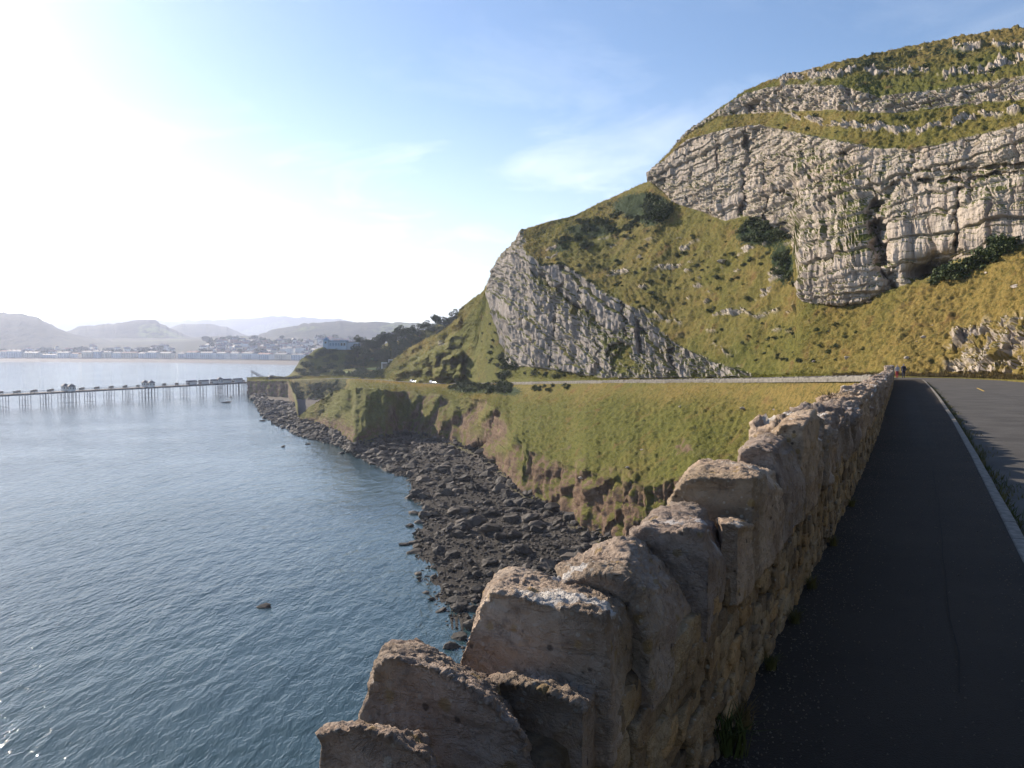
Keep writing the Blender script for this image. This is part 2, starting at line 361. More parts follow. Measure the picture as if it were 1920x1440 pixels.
g.link(c, b.inputs['Base Color']); b.inputs['Roughness'].default_value = 1; g.link(g.bump(f, 1, 12), b.inputs['Normal']); M['far'] = m
M['sand'] = plain('beach_shingle', (.12, .10, .085), .95, 0, .25, .05)
M['green'] = plain('lawn', (.13, .19, .035), .95, 0, .3, .2)
M['stucco_blue'] = plain('stucco_pale_blue', (.56, .61, .66), .8, 0, .1, .2)
M['stucco_cream'] = plain('stucco_cream', (.66, .60, .50), .8, 0, .1, .2)
M['stucco_white'] = plain('stucco_white', (.74, .73, .71), .8, 0, .1, .2)
M['slate'] = plain('slate_roof', (.09, .09, .105), .7, 0, .25, .6)
M['redtile'] = plain('clay_roof', (.24, .12, .09), .8, 0, .25, .6)
M['iron'] = plain('painted_iron', (.15, .16, .18), .6, 0, .3, .8)
M['timber'] = plain('deck_timber', (.16, .135, .115), .85, 0, .3, 1.2)
M['white'] = plain('white_paint', (.75, .75, .74), .5, 0, .08, 2)
M['bluepaint'] = plain('blue_paint', (.16, .26, .38), .6, 0, .15, 1)
M['paleblue'] = plain('pale_blue_paint', (.42, .53, .63), .6, 0, .1, 1)
m, t, b = mat('window_glass'); b.inputs['Base Color'].default_value = (.03, .04, .05, 1); b.inputs['Roughness'].default_value = .08; M['glass'] = m
m, t, b = mat('car_paint'); b.inputs['Base Color'].default_value = (.62, .63, .65, 1); b.inputs['Roughness'].default_value = .2; b.inputs['Coat Weight'].default_value = .6; M['carpaint'] = m
M['rubber'] = plain('rubber', (.025, .025, .025), .8)
m, t, b = mat('headlamp_sun_glint'); b.inputs['Emission Color'].default_value = (1, .97, .9, 1); b.inputs['Emission Strength'].default_value = 25; M['glint'] = m  # emission stands in for the sun glinting off the far cars
M['yellow'] = plain('road_paint_yellow', (.55, .36, .05), .8, 0, .3, 6)

# ------------------------------------------------------------------ headland: feature lines in plan and height, lofted into one sheet
def line(pts, mode):
    """pts (px, py, v): v is a depth ('Y') or a height ('z'); returns py(px), Y(px)"""
    a = np.array(pts, float)
    Y = a[:, 2] if mode == 'Y' else Yz(a[:, 1], a[:, 2])
    return lambda x: (np.interp(x, a[:, 0], a[:, 1]), np.interp(x, a[:, 0], Y))
W_ = [(464, 742), (475, 748), (482, 765), (490, 778), (500, 785), (520, 800), (560, 817), (600, 828), (640, 838), (660, 850), (690, 866), (720, 880), (750, 893),
      (768, 903), (773, 960), (777, 1040), (783, 1085), (800, 1110), (830, 1150), (845, 1190), (870, 1235), (950, 1340), (1050, 1450), (1200, 1600), (1400, 1760), (1700, 1900), (2100, 2000)]
Lw = line([(x, y, 0.0) for x, y in W_], 'z')
Ls = lambda x: (None, Lw(x)[1] * 0.93)
Lf = line([(464, 740, 1.5), (500, 742, 2), (540, 745, 2.2), (552, 760, 3), (558, 786, 3), (580, 790, 3), (600, 797, 3), (640, 815, 3), (665, 836, 3), (690, 834, 3), (720, 826, 3), (745, 814, 3), (760, 812, 3), (800, 820, 3),
           (850, 832, 3), (900, 850, 3), (940, 885, 3), (980, 925, 3), (1020, 945, 3), (1060, 965, 3), (1100, 998, 3), (1140, 1013, 3.2), (1180, 1018, 4.8), (1236, 1012, 7), (1250, 1010, 7.5),
           (1300, 1014, 9), (1400, 1085, 8), (1500, 1170, 8), (1600, 1290, 8), (1680, 1450, 4), (2100, 1800, 4)], 'z')
_c = np.array([(464, 714, 3), (540, 714, 5), (552, 740, 8), (560, 780, 4), (580, 763, 9), (600, 750, 12), (620, 739, 18), (640, 730, 26), (660, 727, 46), (680, 728, 44), (700, 727, 36), (720, 729, 20), (735, 734, 10), (755, 731, 15), (770, 736, 18),
               (800, 742, 16), (850, 748, 16), (880, 746, 16), (910, 750, 16), (930, 765, 14), (945, 790, 12), (960, 815, 11), (1000, 845, 10), (1050, 865, 9), (1100, 880, 8), (1150, 895, 7), (1200, 908, 7), (1236, 911, 6),
               (1250, 902, 7), (1280, 890, 7.5), (1300, 885, 8), (1400, 945, 9), (1500, 1050, 9), (1600, 1180, 9), (2100, 1700, 9)], float)
_cj = lambda x: 4.5 * fbm(np.stack([np.asarray(x) / 28, 0 * np.asarray(x), 0 * np.asarray(x) + 3.3], -1), 3) * win(600, 1230, np.asarray(x), 20)
Lc = lambda x: (np.interp(x, _c[:, 0], _c[:, 1]) + _cj(x), Lf(x)[1] + np.interp(x, _c[:, 0], _c[:, 2]))
Lr = line([(464, 713, 11), (540, 712, 13), (600, 711, 15.5), (640, 710, 17), (680, 711, 18.5), (720, 713.5, 19.5), (760, 717, 20.5), (800, 720, 21.5), (850, 720.5, 23), (900, 720, 24.6), (1000, 718, 27.6), (1130, 715.5, 30.1),
           (1250, 714.5, 31.6), (1400, 712.5, 33.2), (1500, 711, 34.3), (1600, 709, 35.2), (1640, 708, 35.6), (1685, 707, 35.8), (1740, 708, 35.83), (1800, 709, 35.93), (1920, 714, 36.3), (2100, 730, 36.95)], 'z')
_i = np.array([(464, 7), (1560, 9.5), (1640, 8), (1690, 3.5), (1740, 1.6), (2100, 1.4)], float)
def Li(x):                                        # inner edge of the road bench: same height as the outer edge
    py, Y = Lr(x); z = EYE + Y * kz(py); Y2 = Y + np.interp(x, _i[:, 0], _i[:, 1]); return kinv((z - EYE) / Y2), Y2
_lf = np.array([(464, 709, 5), (640, 707, 5), (702, 711.5, 4), (738, 705, 10), (800, 706, 10), (862, 704, 10), (890, 660, 20), (905, 600, 26), (914, 550, 34), (930, 598, 24), (945, 645, 18), (960, 688, 9), (1000, 688, 7), (1050, 696, 5),
                (1100, 705, 3), (1130, 710, 2), (1250, 710, 1.5), (1400, 708, 1.5), (1430, 706, 2), (1700, 703.5, 1.5), (1800, 704, 2), (1920, 706, 2.5), (2100, 718, 3)], float)
def Llf(x): return np.interp(x, _lf[:, 0], _lf[:, 1]), Li(x)[1] + np.interp(x, _lf[:, 0], _lf[:, 2])
_lt = np.array([(464, 709, 4), (640, 706, 4), (702, 711.2, 3), (738, 690, 14), (800, 660, 25), (862, 620, 30), (890, 575, 12), (905, 556, 8), (914, 543, 4), (926, 502, 6), (935, 489, 8), (960, 472, 11), (985, 468, 12), (1016, 498, 12),
                (1054, 495, 13), (1085, 512, 13), (1132, 547, 13), (1172, 568, 12), (1204, 585, 12), (1240, 622, 9), (1270, 645, 8), (1300, 660, 6), (1340, 680, 4), (1380, 693, 3), (1410, 702, 2), (1430, 704, 2), (1700, 700, 3), (2100, 712, 3)], float)
def Llt(x): return np.interp(x, _lt[:, 0], _lt[:, 1]), Llf(x)[1] + np.interp(x, _lt[:, 0], _lt[:, 2])
Luf = line([(464, 708.5, 650), (640, 705, 550), (702, 711, 490), (738, 677, 490), (762, 656, 475), (797, 636, 455), (826, 623, 432), (858, 599, 412), (861, 580, 392), (907, 547, 374), (913, 535, 360), (926, 500, 347), (935, 484, 340), (960, 462, 318),
            (979, 432, 304), (1035, 414, 296), (1076, 405, 293), (1126, 380, 290), (1160, 366, 285), (1190, 351, 277), (1215, 341, 268), (1222, 342, 265), (1266, 381, 246), (1324, 400, 226), (1361, 415, 213), (1395, 404, 206),
            (1436, 416, 194), (1477, 447, 180), (1491, 470, 172), (1497, 540, 158), (1504, 564, 153), (1522, 569, 150), (1575, 572, 143), (1612, 569, 139), (1669, 543, 134), (1732, 524, 128), (1780, 500, 124), (1819, 480, 121), (1894, 460, 114),
            (1920, 456, 112), (2100, 420, 98)], 'Y')
def above(pts):
    a = np.array(pts, float)
    def f(x):
        py, Y = Luf(x); Y = np.where(x < 1440, Y, np.interp(x, [1436, 1477, 1522, 1575, 1612, 1669, 1732, 1780, 1819, 1894, 1920, 2100], [194, 179, 164, 150, 143, 135.5, 128, 124, 121, 114, 112, 98])); p2 = np.interp(x, a[:, 0], a[:, 1]); dY = np.interp(x, a[:, 0], a[:, 2])
        p2 = np.where(x < 1215, py + 0.35 * dY, p2); return p2, Y + dY
    return f
Lmt = above([(464, 0, 3), (1214, 0, 3), (1215, 328, 3), (1256, 290, 9), (1290, 262, 13), (1350, 245, 16), (1425, 234, 17), (1480, 246, 17), (1519, 254, 17), (1575, 265, 15), (1631, 276, 15), (1706, 280, 14), (1777, 265, 13), (1920, 231, 12), (2100, 190, 12)])
Ltb = above([(464, 0, 6), (1214, 0, 6), (1215, 327.5, 5), (1256, 287, 12), (1290, 250, 17), (1350, 218, 21), (1425, 212, 23), (1519, 207, 27), (1575, 206, 26), (1650, 212, 25), (1762, 201, 25), (1920, 186, 23), (2100, 160, 22)])
Lbt = above([(464, 0, 9), (1214, 0, 9), (1215, 327, 7), (1256, 285.5, 14), (1290, 247.5, 19), (1350, 207, 25), (1395, 175, 28), (1425, 168, 29), (1485, 158, 31), (1575, 161, 31), (1650, 181, 30), (1762, 167, 30), (1920, 141, 28), (2100, 120, 27)])
Lsk = above([(464, 0, 12), (1214, 0, 12), (1215, 326, 9), (1256, 284, 17), (1290, 246, 22), (1350, 204, 30), (1395, 171, 34), (1440, 151, 38), (1522, 130, 45), (1597, 109, 55), (1699, 87, 68), (1815, 64, 68), (1920, 51, 65), (2100, 20, 62)])

cols = np.concatenate([np.linspace(464, 560, 60), np.arange(562, 1950, 2.05), np.linspace(1952, 2100, 30)])
def stack(x):
    rows = []
    for f in (Lw, Lf, Lc, Lr, Li, Llf, Llt, Luf, Lmt, Ltb, Lbt, Lsk):
        py, Y = f(x); rows.append((Y, EYE + Y * kz(py)))
    y0, z0 = rows[0]; rows.insert(0, (y0 * 0.93, z0 - 3.5))
    yk, zk = rows[-1]; rows.append((yk + 60, zk + np.where(x < 1215, -16, 3.0))); rows.append((yk + 220, zk + np.where(x < 1215, -60, -4.0)))
    return np.array(rows)
ST = stack(cols)                                   # [line, (Y, z), col]
nseg = [5, 56, 84, 104, 5, 44, 112, 116, 176, 34, 34, 44, 5, 4]
vv = np.concatenate([np.arange(n) / n + i for i, n in enumerate(nseg)] + [[len(nseg)]])
iv = np.minimum(vv.astype(int), len(nseg) - 1); fv = (vv - iv)[:, None]
YY = ST[iv, 0] * (1 - fv) + ST[iv + 1, 0] * fv
ZZ = ST[iv, 1] * (1 - fv) + ST[iv + 1, 1] * fv
nr, nc = YY.shape
wn = win(550, 652, cols, 5)                           # columns of the nose
seg = iv == 3; fs = fv[seg]; y3, z3 = ST[3]; y4, z4 = ST[4]
yb = np.interp(cols, [540, 560, 600, 640, 660], [540, 541, 530, 505, 480]); zb = np.full(nc, 2.6)
py_ = np.where(fs < .22, fs / .22, np.where(fs < .6, 1, 1)); q2 = np.clip((fs - .22) / .38, 0, 1); q3 = np.clip((fs - .6) / .4, 0, 1)
yN = (y3 + 14 * py_) * (1 - q2) + yb * q2; yN = yN * (1 - q3) + y4 * q3
zN = (z3 + (3.0 - z3) * py_) * (1 - q2) + zb * q2; zN = zN * (1 - q3) + z4 * q3
YY[seg] = YY[seg] * (1 - wn) + yN * wn; ZZ[seg] = ZZ[seg] * (1 - wn) + zN * wn
VV = np.repeat(vv[:, None], nc, 1); PX = np.repeat(cols[None], nr, 0); PY = kinv((ZZ - EYE) / YY)
# line numbers: 0 seabed 1 water 2 foot 3 clay top 4 road out 5 road in 6 cliff foot 7 cliff top 8 upper foot 9 main top 10 terrace 11 band top 12 skyline
WX = PX; WY = PY
def dpoly(pts):                                    # distance in photo pixels to a polyline
    PX, PY = WX, WY
    d = np.full(PX.shape, 1e9); pts = np.array(pts, float)
    for a, b2 in zip(pts[:-1], pts[1:]):
        ab = b2 - a; tt = np.clip(((PX - a[0]) * ab[0] + (PY - a[1]) * ab[1]) / (ab @ ab), 0, 1)
        d = np.minimum(d, np.hypot(PX - a[0] - tt * ab[0], PY - a[1] - tt * ab[1]))
    return d
_w1 = fbm(np.stack([PX / 26, PY / 26, 0 * PX + 21], -1), 3); _w2 = fbm(np.stack([PX / 26, PY / 26, 0 * PX + 41], -1), 3); WX = PX + 9 * _w1; WY = PY + 7 * _w2
def groove(pts, width): return np.exp(-(dpoly(pts) / width) ** 2)
def blob(px, py, rx, ry): return np.exp(-((PX - px) / rx) ** 2 - ((PY - py) / ry) ** 2)
up = win(8, 9, VV, 0.015) * sstep(1213, 1220, PX)                                   # main limestone face
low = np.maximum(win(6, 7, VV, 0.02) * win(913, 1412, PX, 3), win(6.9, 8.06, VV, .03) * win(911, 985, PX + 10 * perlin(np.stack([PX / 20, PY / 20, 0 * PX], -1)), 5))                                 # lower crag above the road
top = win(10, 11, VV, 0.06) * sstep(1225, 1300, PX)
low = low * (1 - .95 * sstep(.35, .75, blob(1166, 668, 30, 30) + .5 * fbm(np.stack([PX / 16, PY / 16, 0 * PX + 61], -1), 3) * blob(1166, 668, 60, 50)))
# relief drawn along the depth direction: gullies, buttresses, hollows, spurs
dY = np.zeros_like(YY)
for pts, wd, am in [([(1408, 190), (1404, 260), (1396, 400)], 5, 6), ([(1441, 285), (1438, 440)], 4, 4), ([(1300, 265), (1290, 380)], 3, 2), ([(1345, 245), (1338, 402)], 3, 2.2), ([(1510, 250), (1506, 300), (1560, 380)], 5, 2.0),
                    ([(1640, 390), (1652, 470), (1672, 545)], 13, 7), ([(1800, 350), (1798, 470)], 7, 3.5), ([(1585, 260), (1584, 300)], 4, 3), ([(1575, 150), (1612, 200)], 8, 4), ([(1720, 290), (1700, 330)], 8, 2),
                    ([(1725, 322), (1800, 318), (1920, 308)], 4, 3.0), ([(1725, 340), (1800, 336), (1920, 320)], 3, 2.4), ([(1440, 290), (1520, 298), (1600, 285)], 3, 1.8), ([(1445, 360), (1510, 370)], 3, 1.8), ([(1280, 290), (1390, 300)], 3, 1.4),
                    ([(1350, 212), (1480, 205), (1590, 222)], 3, 1.5), ([(1690, 340), (1650, 360), (1540, 330)], 5, 2), ([(1228, 330), (1260, 345), (1330, 338), (1400, 345)], 3, 1.2)]:
    dY += .75 * am * groove(pts, wd) * (up + top * .8) * np.clip(.75 + .9 * _w2, .1, 1.3)
dY += 9 * blob(1775, 505, 42, 24) * up + 7 * blob(1735, 515, 25, 16) * up           # cave under the face
dY += -4 * blob(1580, 480, 70, 110) * up + -3.5 * blob(1850, 400, 60, 50) * up - 2.5 * blob(1690, 430, 22, 60) * up + 2.5 * blob(1480, 400, 25, 40) * up
dY += 3.2 * groove([(1003, 508), (1050, 546), (1090, 578), (1135, 612), (1165, 640)], 4.5) * low
for x0, y0, x1, y1, wd, am in [(1060, 500, 1056, 540, 5, 3), (1170, 570, 1178, 630, 4, 3), (1198, 600, 1202, 660, 4, 3), (1125, 640, 1120, 705, 6, 2.5), (1045, 560, 1040, 690, 5, 2), (985, 500, 995, 690, 6, 1.8), (1262, 655, 1262, 700, 4, 3), (1090, 540, 1090, 580, 4, 2)]:
    dY += am * groove([(x0, y0), (x1, y1)], wd) * low
dY -= 3 * blob(1150, 655, 40, 26) * low
# spurs and hollows of the lower slopes (negative: towards the viewer)
sl = win(2, 4, VV, .1)
sp_n = fbm(np.stack([PX / 46, PY / 240, 0 * PX], -1), 3)
uu = (PX + .62 * (PY - 730) + 40 * perlin(np.stack([PX / 90, PY / 70, 0 * PX + 1], -1))) / 57.0
ur = uu - np.floor(uu); tri = np.where(ur < .62, ur / .62, (1 - ur) / .38)
spr = np.random.default_rng(12).uniform(.25, 1.25, 200); amp_ = 9 * win(585, 790, PX, 25) + 7 * win(790, 960, PX, 25) + 2.0 * win(960, 1240, PX, 20); amp_ = amp_ * (spr[np.floor(uu).astype(int) % 200] * (1 - ur) + spr[(np.floor(uu).astype(int) + 1) % 200] * ur)
dY += sl * (-amp_ * (tri - .5) + 2.5 * sp_n * win(560, 1000, PX, 30)) * win(1.98, 3.05, VV, .16)
for a in [(935, 815, 14, 45, 7), (962, 850, 10, 50, -4), (1266, 945, 13, 24, 4.5), (880, 760, 20, 22, 4)]:
    dY += a[4] * blob(*a[:4]) * sl
hv = win(4.9, 8.2, VV, .1) * (1 - sstep(880, 912, PX))
w2_ = ((PY - 600) + .62 * (PX - 860) + 16 * fbm(np.stack([PX / 30, PY / 30, 0 * PX + 71], -1), 2)) / 33.0; r2_ = w2_ - np.floor(w2_)
dY += hv * win(735, 868, PX, 14) * 15 * (np.where(r2_ < .72, r2_ / .72, (1 - r2_) / .28) - .5) + hv * 3.5 * fbm(np.stack([PX / 16, PY / 16, 0 * PX + 81], -1), 3)
dY += hv * (-16 * win(813, 866, PX, 3) * sstep(655, 661, PY) * (1 - sstep(706, 712, PY)) + 10 * blob(842, 630, 18, 18) + 14 * blob(872, 640, 16, 40) - 8 * groove([(738, 700), (800, 690), (815, 675)], 9) + 10 * groove([(760, 672), (810, 648)], 9) - 8 * groove([(790, 690), (802, 655)], 7) + 7 * blob(775, 700, 22, 9))
cragm = win(5.1, 7.9, VV, .1) * sstep(1768, 1790, PX + 14 * perlin(np.stack([PX / 20, PY / 20, 0 * PX], -1))) * sstep(-14, 8, PY - (np.interp(PX, [1770, 1790, 1830, 1870, 1920, 2100], [650, 622, 606, 604, 590, 570]) + 12 * fbm(np.stack([PX / 26, PY / 60, 0 * PX + 4], -1), 3))) * (1 - sstep(694, 702, PY))
dY -= 2.2 * cragm * (0.8 + .8 * fbm(np.stack([PX / 40, PY / 50, 0 * PX + 9], -1), 2))
YY2 = YY + dY
P = at(PX, PY, YY2)
# band of bays and juts in metres along the surface normals
nrm = grid_normals(P)
if nrm[:, :, 1].mean() > 0: nrm = -nrm
X_, Y_, Z_ = P[..., 0], P[..., 1], P[..., 2]
bed = Z_ + 0.05 * Y_ - 0.02 * X_ + 0.7 * perlin(P / 22)
def beds(z, thick, seed):
    q = z / thick; k = np.floor(q).astype(int); f = q - k
    r = np.random.default_rng(seed).uniform(-1, 1, 4000)
    a, b2 = r[k % 4000], r[(k + 1) % 4000]
    return a + (b2 - a) * sstep(.93, 1.0, f) - .55 * (1 - sstep(0, .10, np.minimum(f, 1 - f)))
_bc = at(cols, np.full(nc, 640.), np.where(cols < 1215, Llf(cols)[1], np.interp(cols, [1215, 1266, 1324, 1361, 1395, 1436, 1477, 1522, 1575, 1612, 1669, 1732, 1780, 1819, 1894, 1920, 2100], [268, 246, 226, 213, 206, 194, 179, 164, 150, 143, 135.5, 128, 124, 121, 114, 112, 98])))
_al = np.concatenate([[0], np.cumsum(np.minimum(np.linalg.norm(np.diff(_bc[:, :2], axis=0), axis=1), .8))]); along = np.repeat(_al[None], nr, 0)
vert = fbm(np.stack([along / 4.2, X_ / 30, Z_ / 26], -1), 4, .55, True)
vert2 = fbm(np.stack([along / 1.6, X_ / 8, Z_ / 9], -1), 3, .55, True)
rough = fbm(P / 2.4, 4, .6)
rmask = np.clip(up + low + top, 0, 1)
def blocks(bedc, alongc, thick, width, seed, jw=.10):
    """limestone beds split by vertical joints: a stepped offset for each block, open joints between"""
    r = np.random.default_rng(seed).uniform(-1, 1, 8192)
    q = bedc / thick; k = np.floor(q).astype(int); f = q - k
    c_ = alongc / width + 3.7 * r[k % 8192]; j = np.floor(c_).astype(int); e = c_ - j
    off = r[(k * 131 + j * 17) % 8192] * .7 + r[(k * 71) % 8192] * .5
    gap = np.maximum(1 - sstep(0, jw, np.minimum(e, 1 - e)), .8 * (1 - sstep(0, jw * 1.2, np.minimum(f, 1 - f))))
    return off - .9 * gap
warp = perlin(P / 5.0); warp2 = perlin(P / 3.1 + 9)
al2 = along + 1.3 * warp + .5 * warp2; bd2 = bed + .8 * warp2
tall = blocks(bd2, al2, 9.0, 3.4, 31, .09); mid_b = blocks(bd2, al2 * 1.07, 2.6, 2.3, 32, .09); sml = blocks(bd2, al2, .95, 1.25, 33, .10); wide = blocks(bd2, al2, 4.2, 9.5, 34, .04)
hz_ = sstep(330, 240, PY) * .7 + .3                # thin beds near the top, tall joints below
mass = sstep(-.25, .35, perlin(P / np.array([16, 16, 9.0]) + 4.4)) * (1 - .5 * hz_)
disp = up * (0.80 * beds(bd2, 3.7, 1) + .36 * (1 - .8 * mass) * beds(bd2, 1.05, 2) + 0.65 * wide + (1 - .6 * hz_) * 0.38 * tall + hz_ * .28 * (1 - mass) * mid_b + .10 * (1 - mass) * sml + 0.45 * vert * (1.1 - hz_) + 0.12 * vert2 + 0.12 * rough)
dip = Z_ + .44 * along + 1.2 * warp + .4 * warp2
disp += low * (0.32 * tall + 0.75 * vert + 0.40 * vert2 + 0.14 * rough + .9 * beds(dip, 6.5, 51) + .38 * beds(dip, 1.9, 52))
disp += top * (0.7 * mid_b + .45 * wide + .3 * sml + 0.2 * vert + 0.12 * rough)
hd_ = np.array([-.93, -.34, .12]); hd_ /= np.linalg.norm(hd_)
cw = np.clip(up + low + top, 0, 1)[..., None]; nrm = nrm * (1 - .65 * cw) + hd_ * .65 * cw; nrm /= np.linalg.norm(nrm, axis=-1, keepdims=True)
# grassy ground
gm = np.clip(win(3, 4, VV, .05) + win(7, 8, VV, .04) * 1 + win(9, 10, VV, .05) + win(11, 13, VV, .05) + win(5.2, 7.02, VV, .1), 0, 1) * (1 - rmask)
hum = fbm(P / 9.0, 3); tus = fbm(P / 1.25, 3, .65)
upper_hum = win(7, 8, VV, .06) * (1 - sstep(1440, 1560, PX)) + hv
disp += gm * (0.10 + 0.9 * sstep(0.12, .3, np.minimum(np.abs(VV - 4), np.abs(VV - 5)))) * (0.40 * tus + hum * (0.25 + 0.5 * upper_hum))
# outcrops breaking through the hillside above the lower crag
oc = win(7, 8, VV, .03) * win(985, 1500, PX, 20) * sstep(430, 470, PY) * (1 - sstep(600, 640, PY))
on = fbm(np.stack([X_ / 9 + 3, Y_ / 9, (Z_ + .08 * Y_) / 2.6], -1), 3)
outc = oc * sstep(.55, .68, on)
ob = win(11, 13, VV, .03) * sstep(.45, .6, fbm(np.stack([X_ / 16, Y_ / 16, Z_ / 2.5], -1), 3)) * win(1500, 2050, PX, 60) * .8
for q in [[(1210, 580), (1250, 598), (1275, 606)], [(1393, 578), (1420, 590), (1455, 582)], [(1338, 645), (1370, 662)], [(1380, 690), (1402, 703)]]: outc = np.maximum(outc, groove(q, 4) * sstep(-.2, .2, tus))
bands = np.zeros_like(YY)
for q in [[(1470, 150), (1530, 140), (1600, 134), (1680, 136), (1745, 134)], [(1770, 148), (1830, 138), (1880, 118), (1925, 112)], [(1720, 246), (1790, 228), (1860, 214), (1930, 204)], [(1560, 232), (1620, 236), (1700, 246)], [(1790, 84), (1850, 88), (1920, 84)], [(1480, 214), (1540, 228)], [(1380, 196), (1440, 190), (1500, 186)]]:
    bands = np.maximum(bands, groove(q, 6.5) * sstep(-.6, .0, fbm(np.stack([PX / 22, PY / 14, 0 * PX + 13], -1), 3)))
bands *= win(8.9, 12.6, VV, .05); bands = sstep(.3, .6, bands); outc = np.maximum(outc, bands)
disp += outc * (0.35 + .5 * rough) + bands * (.35 * mid_b + .25 * sml) + cragm * (.25 * rough + .8 * mid_b + .4 * sml) + ob * .8
# clay cliff and quay
cm = win(2, 3, VV, .04) * (1 - win(440, 548, PX, 4) * .0)
gul = fbm(np.stack([PX / 13, PY / 130, 0 * PX + 2], -1), 4, .55)
disp += cm * (1.1 * gul + 0.6 * fbm(P / 3.0, 4, .6)) + np.repeat(wn[None], nr, 0) * win(3.6, 3.95, VV, .05) * 2.2 * fbm(P / 7.0, 4, .6)
# clay spills over into the grass and the other way round
edge = fbm(np.stack([PX / 30, PY / 30, 0 * PX + 7], -1), 4)
clay = sstep(1.95, 2.05, VV) * (1 - sstep(2.84, 3.10, VV + .16 * edge)) 
clay = np.maximum(clay, sl * sstep(.45, .7, fbm(P / 7 + 30, 4)) * (1 - sstep(3.2, 3.6, VV)))
clay = clay * (1 - sstep(.35, .75, tri + .35 * edge) * win(552, 1000, PX, 8) * sstep(2.15, 2.5, VV) * .95) * (1 - .9 * win(552, 728, PX, 14) * sstep(2.15, 2.45, VV))
P = P + nrm * disp[..., None]
Bm = win(.9, 2, VV, .04)
P[..., 2] += Bm * (0.45 * fbm(P / 4.5, 3) - 0.2) - 1.4 * blob(786, 955, 12, 34) * Bm
P[..., 2] = np.where((VV >= 4) & (VV <= 5), ZZ, P[..., 2])
shrub = win(7, 8, VV, .05) * np.clip(blob(1190, 385, 60, 24) + blob(1110, 432, 60, 14) + blob(1225, 400, 32, 30) + blob(1420, 440, 50, 28) + blob(1470, 500, 26, 40) + .8 * blob(1050, 465, 30, 12), 0, 1)
shrub = np.maximum(shrub, sstep(5, 7, VV) * (1 - sstep(700, 880, PX)) * .55)
shrub = np.maximum(shrub, win(3.1, 4, VV, .1) * np.clip(blob(890, 728, 55, 12) + .7 * blob(960, 735, 30, 12), 0, 1))
shrub = np.maximum(shrub, win(11, 13, VV, .05) * np.clip(.62 * blob(1640, 118, 100, 14) + .62 * blob(1800, 95, 110, 12) + blob(1760, 150, 90, 10) * .4, 0, 1))
gold = 0.20 + 0.55 * sstep(1450, 1800, PX) * win(5, 8, VV, .1) + win(3, 4, VV, .1) * (.5 * sstep(3.45, 3.95, VV) + .35 * sstep(1250, 1500, PX)) + .4 * win(9, 10, VV, .1) + .45 * sstep(11.1, 11.8, VV) + .30 * win(7, 8, VV, .1)
ledge = .28 * up * np.clip(groove([(1500, 300), (1580, 330), (1620, 420), (1600, 450)], 26) + .6 * blob(1570, 420, 60, 40) + .7 * groove([(1230, 350), (1400, 345)], 6) + groove([(1660, 250), (1665, 400)], 10), 0, 1.4)
ledge = ledge + low * (.35 * groove([(1020, 540), (1090, 592), (1140, 635), (1180, 690)], 12) + .7 * blob(1165, 665, 26, 28) + .5 * blob(1030, 530, 25, 10) + .45 * blob(1195, 690, 40, 16))
rock = np.clip(sstep(.35, .65, rmask + .22 * edge * (rmask > .02) * (rmask < .98)) + outc + ob + cragm * sstep(-.3, .1, fbm(P / 2.6 + 9, 3)), 0, 1)
rock = np.maximum(rock, hv * np.clip(.8 * blob(828, 645, 7, 8), 0, 1))
nose = np.repeat(wn[None], nr, 0) * (VV > 3.1) * (VV < 4)
beach_a = np.clip(1 - sstep(1.93, 2.07, VV + .05 * edge), 0, 1); beach_a = np.maximum(beach_a, nose * (VV > 3.15) * (VV < 3.62)); clay = clay * (1 - nose); shrub = np.maximum(shrub, .55 * nose * (VV > 3.58))
shing = Bm * np.clip(blob(540, 747, 60, 7) + blob(650, 838, 40, 10) + .6 * sstep(1.75, 1.95, VV), 0, 1); shing = np.maximum(shing, nose * (VV < 3.62) * .8)
land = obj('headland', mesh_np('headland', P.reshape(-1, 3), grid_faces(nr, nc)[:, ::-1], True,
      dict(grey=low, rock=rock, clay=clay, beach=beach_a, gold=gold, shrub=shrub, ledge=ledge,
           shingle=shing)), M['land'])
fr0 = rock.reshape(-1)[grid_faces(nr, nc)[:, 0]] > .5; land.data.polygons.foreach_set('use_smooth', ~fr0)
tag(land, kind='structure', label='grassy limestone headland with crags above a boulder shore')
def surf(px, v):                                   # point and normal of the built hillside at a column and profile position
    j = int(np.clip(np.searchsorted(cols, px), 0, nc - 1)); i = int(np.clip(np.searchsorted(vv, v), 0, nr - 1)); return P[i, j], nrm[i, j]
def surf_at(px, py, lo=1.0, hi=12.0):              # nearest built point to a sight line
    j = int(np.clip(np.searchsorted(cols, px), 0, nc - 1)); m_ = np.where((vv >= lo) & (vv <= hi))[0]
    i = m_[np.argmin(np.abs(PY[m_, j] - py))]; return P[i, j], nrm[i, j]

# ------------------------------------------------------------------ sea and sea bed
me = mesh_np('sea', [(-7500, -600, 0), (7500, -600, 0), (7500, 8800, 0), (-7500, 8800, 0)], [(0, 1, 2, 3)], False)
tag(obj('sea', me, M['sea']), kind='structure', label='rippled blue-green sea of the bay')

